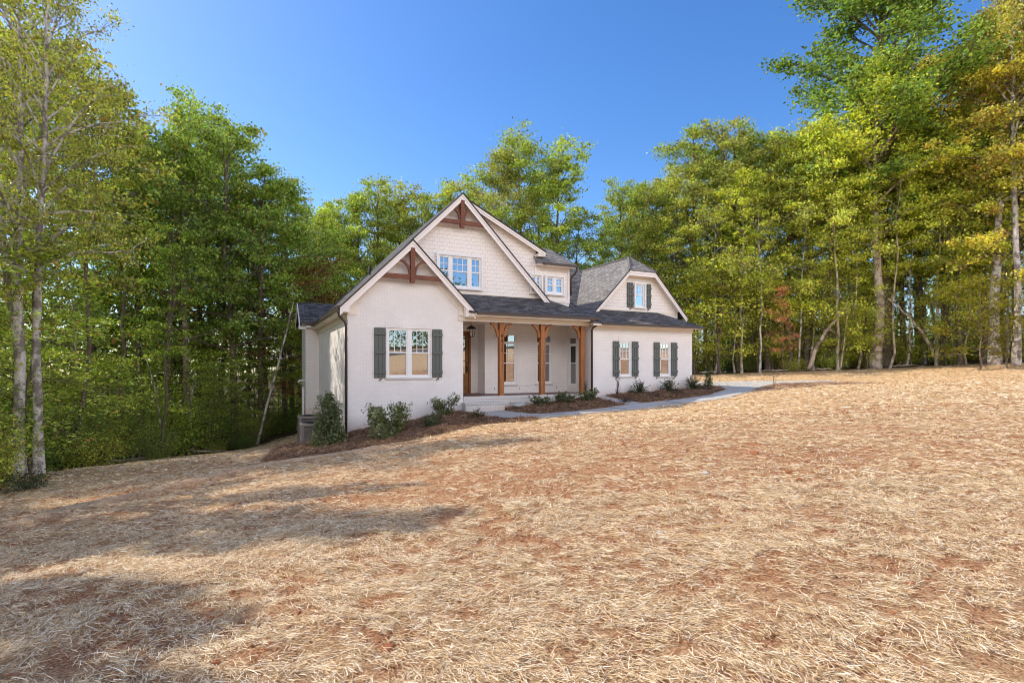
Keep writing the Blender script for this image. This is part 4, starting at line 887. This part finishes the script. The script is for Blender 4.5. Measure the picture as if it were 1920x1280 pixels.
# right wood
RW=dict(group='trees in the sunlit wood right of the house',label='green tree in the sunlit wood to the right of the house')
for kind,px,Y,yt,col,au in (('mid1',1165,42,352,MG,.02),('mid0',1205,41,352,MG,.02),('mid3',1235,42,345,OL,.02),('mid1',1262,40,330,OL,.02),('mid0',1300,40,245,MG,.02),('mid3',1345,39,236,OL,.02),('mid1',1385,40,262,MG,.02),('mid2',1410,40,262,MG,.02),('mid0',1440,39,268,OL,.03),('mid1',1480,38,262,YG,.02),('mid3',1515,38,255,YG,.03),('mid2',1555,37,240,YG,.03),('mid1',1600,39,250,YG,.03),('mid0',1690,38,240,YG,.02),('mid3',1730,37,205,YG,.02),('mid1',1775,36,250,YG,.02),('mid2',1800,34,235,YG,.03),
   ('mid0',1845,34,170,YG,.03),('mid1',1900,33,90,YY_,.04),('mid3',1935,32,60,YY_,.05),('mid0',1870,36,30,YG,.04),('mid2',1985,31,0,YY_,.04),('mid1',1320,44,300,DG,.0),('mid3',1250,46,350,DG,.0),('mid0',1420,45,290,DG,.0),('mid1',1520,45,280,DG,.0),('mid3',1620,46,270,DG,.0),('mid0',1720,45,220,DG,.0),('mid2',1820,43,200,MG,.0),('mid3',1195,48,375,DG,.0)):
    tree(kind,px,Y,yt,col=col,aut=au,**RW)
tree('tall0',1652,37.5,-60,col=(.19,.29,.055),aut=.0,label='tallest tree on the right with a huge spreading dark green crown',bark='bark',rz=.6,wide=1.2)
tree('tall1',1640,36.0,150,col=YG,label='thick pale trunk in front of the tallest tree on the right',bark='tanbark',rz=2.,wide=1.25)
tree('mid2',1660,38.0,130,col=MG,label='dark trunk rising close behind the thick pale trunk')
tree('tall1',1905,31.5,-60,col=(.45,.45,.10),aut=.08,label='tall yellowing tree with reddish leaves at the right edge',bark='palebark',rz=1.2,wide=.6)
tree('tall1',1865,32.5,40,col=YY_,aut=.16,label='twin pale trunk with yellow leaves left of the reddish tree',bark='palebark',rz=4.)
TB='tanbark'
for kind,px,Y,yt,lab,ln in (('thin0',1391,37,330,'slim straight tan trunk nearest the garage on the right',(0,0)),('thin1',1378,38,360,'thinner pale trunk just left of the slim tan trunk',(0,-.05)),('thin0',1572,35.5,230,'slender bowed trunk left of the thick pale one',(0,-.03)),('thin1',1609,36.5,300,'narrow crooked pale stem directly left of the thick pale trunk',(0,0)),('thin1',1668,35.5,280,'thin leaning stem crossing in front of the thick trunk',(0,-.06)),('thin0',1755,35,240,'slim pale stem next to the dark leaning trunk',(0,-.03)),('thin1',1527,37,350,'thin pale stem between red sapling and bowed trunk',(0,0)),('thin1',1812,34,330,'thin pale stem inside the bright yellow green foliage',(0,0))):
    tree(kind,px,Y,yt,col=YG,label=lab,bark=TB,lean=ln,wide=.85)
for kind,px,Y,yt in (('thin0',1425,36.8,330),('thin1',1495,37.2,330),('thin0',1545,37.5,300),('thin1',1590,37.8,300),('thin1',1700,36.5,280),('thin0',1735,36.8,270),('thin1',1780,35.6,280),('thin0',1840,34.6,260),('thin1',1340,38.5,360),('thin0',1890,33.6,200)):
    tree(kind,px,Y,yt,col=YG,label='slim pale trunk among the sunlit trees of the right wood',group='slim trunks in the right wood',bark='palebark',wide=.8)
tree('mid2',1764,35.2,190,col=YG,label='dark brown trunk leaning right at the wood edge',bark='bark',lean=(0,.10),rz=0.5)
tree('low1',1470,34.9,540,wide=.55,col=(.56,.27,.16),aut=.4,label='small tree with salmon red leaves in front of the right wood',bark='twig')
tree('low2',1835,30.5,520,col=(.21,.21,.02),label='low bright yellow green tree bulging over the lawn on the right',wide=1.3)
tree('low2',1890,30,560,col=(.20,.20,.02),label='second bright yellow green tree by the right edge',wide=1.2)
# fallen / bent bare stems
def bare(name,pts,r,label,mat='tanbark',cat='tree'):
    e=empty(name,tuple(pts[0]),label=label,cat=cat); T=Tubes(); q=np.array(pts)-np.array(pts[0]); n=16
    d=np.linspace(0,1,len(q)); t=np.linspace(0,1,n); P_=np.stack([np.interp(t,d,q[:,k]) for k in range(3)],-1)
    for k in range(3):
        P_[1:-1]=(P_[:-2]+P_[1:-1]*2+P_[2:])/4
    P_+=np.random.default_rng(len(label)).normal(0,r*.25,P_.shape)*t[:,None]
    T.add(P_,r*(1-.75*t),7)
    rg=np.random.default_rng(len(label)+3)
    for k in range(9):
        i=int(rg.integers(n//3,n-1)); dd=unit(rg.normal(0,1,3)+np.array([0,0,.5])); ln=rg.uniform(.4,1.1); T.add(P_[i]+np.outer(np.linspace(0,1,4)*ln,dd),np.array([.3,.22,.15,.06])*r*(1-.6*t[i]),4)
    me=T.mesh('trunk',M[mat]); link('trunk',me,None,e); return e
def pp(px,py,Y): return ((px-960)/1000*Y,Y,EYE+(690-py)/1000*Y)
bare('leaning_sapling',[pp(482,836,26.5),pp(500,760,26.3),pp(520,690,26),pp(545,590,25.5),pp(552,560,25.3)],.075,'bare white stem leaning right beside the left of the house','palebark')
bare('bent_sapling',[pp(306,843,24),pp(298,770,23.8),pp(290,720,23.6),pp(262,640,23.5)],.05,'thin pale bent sapling at the edge of the left wood','palebark')
bare('bent_sapling',[pp(363,848,25),pp(357,790,24.8),pp(360,730,24.6),pp(366,690,24.5)],.045,'thin white sapling right of the bent one on the left','palebark')
bare('arched_tree',[pp(1518,692,36),pp(1530,650,35.6),pp(1560,605,35.3),pp(1592,573,35)],.16,'arched dead tree leaning right toward the thick pale trunk')
bare('arched_tree',[pp(1757,680,35.5),pp(1745,650,35),pp(1728,620,34.8),pp(1700,590,34.5),pp(1668,560,34.4)],.13,'arched bare branch bending left from beside the dark leaning trunk')
bare('leaning_sapling',[pp(1576,690,35.4),pp(1583,640,35.2),pp(1590,575,35)],.07,'short thin stem right of the slender bowed trunk')
# ---------------------------------------------------------------- undergrowth along the wood edge
def make_bush(seed,h,w,n,ls,shape='ball',flat=.5,stems=7,twigmat='twig'):
    rg=np.random.default_rng(seed); T=Tubes(); pts=[]
    if shape=='spike':
        V=[];F=[];k=0
        for i in range(n):
            az=rg.uniform(0,6.28);el=R(rg.uniform(18,82)); L_=h*rg.uniform(.75,1.15); q=np.linspace(0,1,5); d=np.array([math.cos(az)*math.cos(el),math.sin(az)*math.cos(el),math.sin(el)])
            C=np.outer(q*L_,d); C[:,2]+=.05-L_*.35*q**2*math.cos(el); T.add(C,np.array([.006,.005,.004,.003,.002]),3)
            for j in range(1,5):
                for s_ in range(9): pts.append(C[j]*(1)+rg.normal(0,.02,3)-(C[j]-C[j-1])*rg.uniform())
        C=np.array(pts); nr=unit(np.array([0,0,.7])+rg.normal(0,.5,(len(C),3))); sz=ls*rg.uniform(.7,1.3,len(C)); V,F=leaves(C,nr,sz*1.5,sz*.45,rg)
        return T.mesh('stem',M[twigmat]),np_mesh('foliage',V,F,M['shrubleaf'])
    for i in range(stems):
        az=i*2.4+rg.uniform(-.4,.4); sp={'ball':.95,'cone':.55,'vase':1.0,'column':.15,'wild':1.0}[shape]*w/2*rg.uniform(.55,1.05); hh=h*rg.uniform(.65,1.0)
        if shape=='column': hh=h*rg.uniform(.7,1)
        q=np.linspace(0,1,6); cx=np.cos(az)*sp*q**(1.3 if shape!='vase' else .9);cy=np.sin(az)*sp*q**(1.3 if shape!='vase' else .9); B=np.stack([cx,cy,hh*q*(1-.15*q)],-1)+rg.normal(0,.02*h,(6,3))*q[:,None]; T.add(B,(.010+.006*h)*(1-.8*q)+.003,5)
        for k in range(int(5+4*h)):
            g=rg.uniform(.25,1)*5; a=min(int(g),4); c=B[a]*(1-g+a)+B[a+1]*(g-a); d=unit(rg.normal(0,1,3)+np.array([0,0,.4])+np.array([math.cos(az),math.sin(az),0])*.5); l_=w*rg.uniform(.12,.28); S=c+np.outer(np.linspace(0,1,3)*l_,d); T.add(S,[.006,.005,.002],3); pts+=[S[1],S[2]]
        pts.append(B[-1])
    if shape=='cone':
        for i in range(220):
            u=rg.uniform(0,1)**1.4; az=rg.uniform(0,6.28); rr=w/2*(1-u)**.8*(.55+.45*math.sin(min(1,u*7+.4)*1.57))*rg.uniform(.75,1.08); pts.append(np.array([math.cos(az)*rr,math.sin(az)*rr,.06*h+u*h*.94]))
    if shape in('ball','wild'):
        for i in range(90 if shape=='ball' else 150):
            d=unit(rg.normal(0,1,3)); rr=rg.uniform(.7,1.05); pts.append(np.array([d[0]*w/2*rr,d[1]*w/2*rr,h*.52+d[2]*h*.46*rr]))
    if shape=='column':
        for i in range(60): u=rg.uniform(.05,1);az=rg.uniform(0,6.28); pts.append(np.array([math.cos(az)*w*.4,math.sin(az)*w*.4,u*h]))
    pts=np.array(pts); wg=rg.uniform(.3,1.5,len(pts)); cnt=np.maximum(1,wg/wg.sum()*n).astype(int); C=np.repeat(pts,cnt,0); sg=.06*(h+w)/2 if shape!='wild' else .11*(h+w)/2
    C=C+rg.normal(0,sg*.8,C.shape); C[:,2]=np.maximum(C[:,2],.03); out=unit(C-np.array([0,0,h*.45])); nr=unit(out*.5+np.array([0,0,flat])+rg.normal(0,.45,C.shape)); sz=ls*rg.uniform(.65,1.3,len(C)); V,F=leaves(C,nr,sz,sz*.6,rg)
    return T.mesh('stem',M[twigmat]),np_mesh('foliage',V,F,M['shrubleaf'] if shape!='wild' else M['leaf'])
def plant(meshes,loc,label,cat,name,col,aut=0,group=None,rz=0,s=1):
    e=empty(name,loc,rz,label=label,cat=cat,group=group); link('stem',meshes[0],None,e); f=link('foliage',meshes[1],None,e); f.color=(*col,aut); e.scale=(s,)*3; return e
WB=[make_bush(40+i,h,w,n,ls,'wild',.7,8) for i,(h,w,n,ls) in enumerate(((2.2,2.4,4400,.09),(1.5,2.2,3400,.085),(3.0,2.6,5600,.095),(1.1,1.8,2400,.075)))]
WBH=[2.2,1.5,3.0,1.1]; FIRST=[None]*4
def wild(k,x,y,s,col,aut,label,group):
    z=float(hgt(x,y))-.1
    if FIRST[k] is None: e=plant(WB[k],(x,y,z),label,'bush','bush',col,aut,group,rng.uniform(0,6),s); FIRST[k]=e
    else: e=dup(FIRST[k],(x,y,z),rng.uniform(0,6),s,label=label,group=group); e['category']='bush'
    v=rng.uniform(.8,1.2)
    for c in e.children:
        if c.name.startswith('foliage'): c.color=(col[0]*v,col[1]*v,col[2],aut)
ln=LINE[3:-3]; dd=np.r_[0,np.cumsum(np.hypot(*np.diff(ln,axis=0).T))]
rw=np.random.default_rng(77)
t=0
while t<dd[-1]:
    for row,(o0,o1) in enumerate(((.3,1.2),(1.8,3.4),(3.8,6.5))):
        tt=min(dd[-1],t+rw.uniform(-.5,.5)); x=np.interp(tt,dd,ln[:,0]);y=np.interp(tt,dd,ln[:,1]); x2=np.interp(tt+.1,dd,ln[:,0]);y2=np.interp(tt+.1,dd,ln[:,1]); nx,ny=-(y2-y),(x2-x); l=math.hypot(nx,ny)+1e-9; o=rw.uniform(o0,o1); x+=nx/l*o;y+=ny/l*o
        left=x<-6 ; mid=-6<=x<9
        k=int(rw.choice([1,3,0,1],1)[0]) if row==0 else int(rw.choice([0,2,0],1)[0])
        col=((.25,.34,.075),(.15,.24,.055),(.34,.38,.08))[int(rw.integers(0,3))] if (left or mid) else ((.40,.44,.08),(.28,.37,.075),(.46,.47,.08),(.36,.38,.075))[int(rw.integers(0,4))]
        if mid and row==0: continue
        if row==0 and rw.uniform()<.42: continue
        lab,grp=('leafy green bush along the edge of the left wood','bushes along the left wood edge') if left else (('leafy bush below the trees behind the house','bushes behind the house') if mid else ('leafy yellow green bush along the edge of the right wood','bushes along the right wood edge'))
        wild(k,x,y,rw.uniform(.5,1.2)*(.75 if row==0 else 1.0),col,.03,lab,grp)
    t+=1.75 if t<22 else 2.3
# understory saplings with flat sprays
for i in range(96):
    tt=rw.uniform(0,dd[-1]); x=np.interp(tt,dd,ln[:,0]);y=np.interp(tt,dd,ln[:,1]); x2=np.interp(tt+.1,dd,ln[:,0]);y2=np.interp(tt+.1,dd,ln[:,1]); nx,ny=-(y2-y),(x2-x); l=math.hypot(nx,ny)+1e-9; o=rw.uniform(.5,6); x+=nx/l*o;y+=ny/l*o
    left=x<-6
    if -6<x<12: continue
    tree(('low0','low1','low2')[i%3],0,y,h=rw.uniform(3.5,9.5) if x>0 or y<17 else rw.uniform(3,5.5),X=x,wide=rw.uniform(.9,1.25),col=(.33,.42,.09) if left else YG,aut=.03,label='young understory tree with flat leaf sprays in the left wood' if left else 'young understory tree with flat leaf sprays in the right wood',group='understory trees in the left wood' if left else 'understory trees in the right wood',name='tree')
# the wood's deep interior: a leaf mass nobody could count
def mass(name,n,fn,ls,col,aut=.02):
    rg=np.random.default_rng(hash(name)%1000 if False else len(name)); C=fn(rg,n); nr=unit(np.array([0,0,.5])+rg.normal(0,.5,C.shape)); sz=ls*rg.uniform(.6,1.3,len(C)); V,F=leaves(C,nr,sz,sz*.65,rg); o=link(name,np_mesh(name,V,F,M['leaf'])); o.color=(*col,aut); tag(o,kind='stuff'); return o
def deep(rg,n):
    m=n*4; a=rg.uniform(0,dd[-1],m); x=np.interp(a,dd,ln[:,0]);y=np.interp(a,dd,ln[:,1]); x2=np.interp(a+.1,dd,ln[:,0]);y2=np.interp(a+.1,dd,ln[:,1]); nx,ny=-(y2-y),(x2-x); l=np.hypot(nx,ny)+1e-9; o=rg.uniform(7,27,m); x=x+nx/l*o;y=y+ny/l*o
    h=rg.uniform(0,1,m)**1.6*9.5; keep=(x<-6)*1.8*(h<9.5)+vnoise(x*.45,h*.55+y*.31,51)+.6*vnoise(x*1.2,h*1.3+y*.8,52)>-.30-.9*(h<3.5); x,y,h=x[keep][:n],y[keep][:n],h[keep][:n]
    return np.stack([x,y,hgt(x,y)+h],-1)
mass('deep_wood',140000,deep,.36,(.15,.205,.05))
def across(rg,n):
    m=n; x=rg.uniform(-60,75,m); y=-38+rg.uniform(-9,3,m)-.06*x; h=rg.uniform(0,1,m)**.8*(13.5+3*vnoise(x*.12,y*.05,61)+2*vnoise(x*.4,y*.05,62)); return np.stack([x,y,hgt(x,y)+h],-1)
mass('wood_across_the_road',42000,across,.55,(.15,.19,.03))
# ---------------------------------------------------------------- planted shrubs
SD=(.13,.16,.065)
HOL=make_bush(60,1.62,1.12,5600,.078,'cone',.4,6)
plant(HOL,HL(-.72,-1.0),'tall glossy holly shrub shaped like a cone at the left corner of the house','shrub','shrub',SD,.0,rz=.5)
plant(make_bush(61,1.32,1.35,2300,.092,'vase',.5,11),HL(.95,-1.75),'large open shrub with upright sprays below the front window','shrub','shrub',(.12,.16,.045),.0,rz=1,s=.9)
plant(make_bush(62,.55,.8,1530,.05,'ball',.4,7),HL(.70,-2.25),'low leafy shrub growing at the foot of the large open shrub','shrub','shrub',SD,rz=2)
plant(make_bush(63,.95,1.0,1400,.078,'vase',.5,10),HL(3.15,-.75),'dark vase shaped shrub against the brick left of the porch step','shrub','shrub',SD,rz=2,s=.9)
plant(make_bush(64,.46,.62,1870,.042,'ball',.4,8),HL(2.3,-1.95),'small round shrub in sunlit pine straw','shrub','shrub',(.06,.085,.03),rz=2)
plant(make_bush(65,.40,.58,420,.06,'vase',.5,8),HL(3.7,-2.2),'small dark shrub beside the end of the path','shrub','shrub',(.05,.07,.02),.1,rz=2)
LA=[(6.95,-.75,'first laurel shrub, beside the round vent well nearest the step'),(7.95,-.85,'second laurel shrub, in front of the middle porch post'),(8.95,-1.0,'third laurel shrub, at the foot of the right porch post')]
lm=make_bush(66,.48,.72,714,.085,'vase',.5,9)
for i,(s_,v_,lb) in enumerate(LA): plant(lm,HL(s_,v_),lb,'shrub','shrub',SD,rz=i*2.,s=1+.06*i,group='laurel shrubs in front of the porch')
fm=make_bush(67,.62,.9,46,.05,'spike')
for i,(s_,v_,lb) in enumerate(((11.75,-.62,'left fern like shrub under the garage windows'),(13.4,-.62,'middle fern like shrub between the two garage windows'),(14.85,-.55,'right fern like shrub near the garage corner'))): plant(fm,HL(s_,v_),lb,'shrub','shrub',(.05,.075,.02),rz=i*2.1,s=1.0+.04*i,group='spiky shrubs along the garage wall')
pm=make_bush(68,.24,.62,520,.035,'ball')
for i,(s_,v_,lb) in enumerate(((11.6,-1.65,'low dark purple shrub under the left garage window'),(13.0,-1.55,'low dark purple shrub in front of the middle fern like shrub'),(15.2,-.95,'low dark purple shrub left of the cone shaped evergreen'),(10.0,-1.9,'low dark purple shrub where the two paths meet'))): plant(pm,HL(s_,v_),lb,'shrub','shrub',(.028,.018,.020),rz=i*2.1,group='low purple shrubs')
cm=make_bush(69,.85,.16,360,.045,'column',.3,4)
plant(cm,HL(10.55,-.75),'narrow dark upright shrub beside the downspout and branch path','shrub','shrub',(.030,.032,.016),rz=0,group='narrow upright shrubs')
plant(cm,HL(9.25,-.35),'narrow dark upright shrub behind the right porch post','shrub','shrub',(.030,.032,.016),rz=2,s=.9,group='narrow upright shrubs')
plant(make_bush(70,1.02,.42,3000,.035,'cone',.2,3),HL(16.0,-.35),'bright green cone shaped evergreen at the right end of the mulch bed','shrub','shrub',(.055,.095,.016),rz=0)
plant(make_bush(71,.5,.9,900,.055,'ball',.5,7),(-11.35,12.45,float(hgt(-11.35,12.45))),'small leafy bush in front of the pale trunks at the left edge','shrub','shrub',(.07,.10,.03),rz=0)
def twiggy(loc,label):
    e=empty('sapling',loc,label=label,cat='sapling'); T=Tubes(); rg=np.random.default_rng(4)
    for i in range(6):
        d=np.array([rg.normal(0,.16),rg.normal(0,.16),1.]); q=np.linspace(0,1,5); B=np.outer(q*rg.uniform(.8,1.25),d)+rg.normal(0,.015,(5,3))*q[:,None]; T.add(B,np.array([.006,.005,.004,.003,.002]),4)
        for k in range(4): c=B[2+k%3]; T.add(c+np.outer(np.linspace(0,1,3)*.25,unit(rg.normal(0,1,3)+np.array([0,0,1.]))),[.004,.003,.002],3)
    link('stem',T.mesh('stem',M['twig']),None,e)
for i,(px,Y,ln_,az,lab) in enumerate(((1335,37.5,2.2,.2,'fallen grey branch lying at the wood edge right of the garage'),(1470,36.6,2.8,-.1,'fallen pale log below the small red leaved tree'),(1552,35.8,2.4,.3,'fallen log between the bowed trunk and the thick pale trunk'),(1700,35.2,2.0,-.3,'fallen branch right of the thick pale trunk'),(250,21.5,1.8,.6,'fallen branch on the leaf litter at the left wood edge'),(400,24.5,2.0,.2,'fallen stick near the white saplings on the left'))):
    x,y,z=at(px,Y); rg=np.random.default_rng(90+i); q=np.linspace(-.5,.5,7); B=np.stack([np.cos(az)*q*ln_,np.sin(az)*q*ln_,.10+0*q],-1)+rg.normal(0,.035,(7,3)); T=Tubes(); T.add(B,.055*(1-.5*(q+.5)),6)
    for k in range(4): j=1+k; T.add(B[j]+np.outer(np.linspace(0,1,3)*rg.uniform(.3,.7),unit(rg.normal(0,1,3)+np.array([0,0,.8]))),[.018,.012,.005],4)
    o=link('fallen_branch',T.mesh('fallen_branch',M['tanbark'])); o.location=(x,y,z); tag(o,lab,'branch',group='fallen branches along the wood edge')
twiggy(HL(18.3,-2.0),'bare thin stemmed sapling in the mulch at the end of the driveway')
# ---------------------------------------------------------------- light, sky, camera
SUN_EL=R(45); sd=Vector((-.975,.22)).normalized()   # towards the sun on the ground plan
W_=bpy.data.worlds.new('World'); SC.world=W_; W_.use_nodes=True; nt=W_.node_tree; nt.nodes.clear()
sk=N(nt,'ShaderNodeTexSky'); sk.sky_type='NISHITA'; sk.sun_disc=False; sk.sun_elevation=SUN_EL; sk.sun_rotation=math.atan2(sd.x,sd.y); sk.altitude=300; sk.air_density=1.0; sk.dust_density=1.0; sk.ozone_density=2.5
hs=N(nt,'ShaderNodeHueSaturation'); hs.inputs['Saturation'].default_value=1.30; hs.inputs['Value'].default_value=1.58; hs.inputs['Hue'].default_value=.507; L(nt,sk.outputs[0],hs.inputs['Color'])
bg=N(nt,'ShaderNodeBackground'); bg.inputs['Strength'].default_value=.15; 
# glow patch added to the sky behind the camera as fill for the facade
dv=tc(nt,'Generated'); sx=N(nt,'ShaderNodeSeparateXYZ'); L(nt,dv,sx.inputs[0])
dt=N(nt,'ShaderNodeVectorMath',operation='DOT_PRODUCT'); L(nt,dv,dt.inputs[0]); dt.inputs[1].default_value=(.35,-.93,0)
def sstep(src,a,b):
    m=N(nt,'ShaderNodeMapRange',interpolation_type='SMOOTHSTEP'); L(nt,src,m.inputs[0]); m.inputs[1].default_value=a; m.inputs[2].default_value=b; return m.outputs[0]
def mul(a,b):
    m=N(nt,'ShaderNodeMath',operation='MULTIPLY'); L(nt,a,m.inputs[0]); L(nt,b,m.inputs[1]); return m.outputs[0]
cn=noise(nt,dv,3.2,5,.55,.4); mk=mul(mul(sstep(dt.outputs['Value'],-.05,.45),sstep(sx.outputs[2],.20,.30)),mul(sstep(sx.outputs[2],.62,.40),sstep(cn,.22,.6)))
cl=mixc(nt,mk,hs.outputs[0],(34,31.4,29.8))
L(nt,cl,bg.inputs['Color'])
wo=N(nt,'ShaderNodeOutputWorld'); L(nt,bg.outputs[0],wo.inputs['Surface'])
sl=bpy.data.lights.new('sun','SUN'); sl.energy=5.0; sl.angle=R(.53); sl.color=(1,.91,.77); so=bpy.data.objects.new('sun',sl); COL.objects.link(so)
dirv=Vector((sd.x*math.cos(SUN_EL),sd.y*math.cos(SUN_EL),math.sin(SUN_EL))); so.rotation_euler=dirv.to_track_quat('Z','Y').to_euler(); so.location=dirv*60
cd=bpy.data.cameras.new('camera'); cd.sensor_width=36; cd.lens=1000/1920*36; cd.shift_y=50/1920; cd.clip_end=2000; cd.clip_start=.05
co=bpy.data.objects.new('camera',cd); COL.objects.link(co); co.location=(0,0,EYE); co.rotation_euler=(R(90),0,0); SC.camera=co
SC.view_settings.view_transform='Standard'; SC.view_settings.look='None'; SC.view_settings.exposure=0; SC.view_settings.gamma=1
SC.cycles.max_bounces=8; SC.cycles.diffuse_bounces=4; SC.cycles.glossy_bounces=3; SC.cycles.transmission_bounces=4; SC.cycles.use_denoising=True
SC.cycles.sample_clamp_indirect=6; SC.cycles.pixel_filter_type='BLACKMAN_HARRIS'; SC.cycles.filter_width=1.0
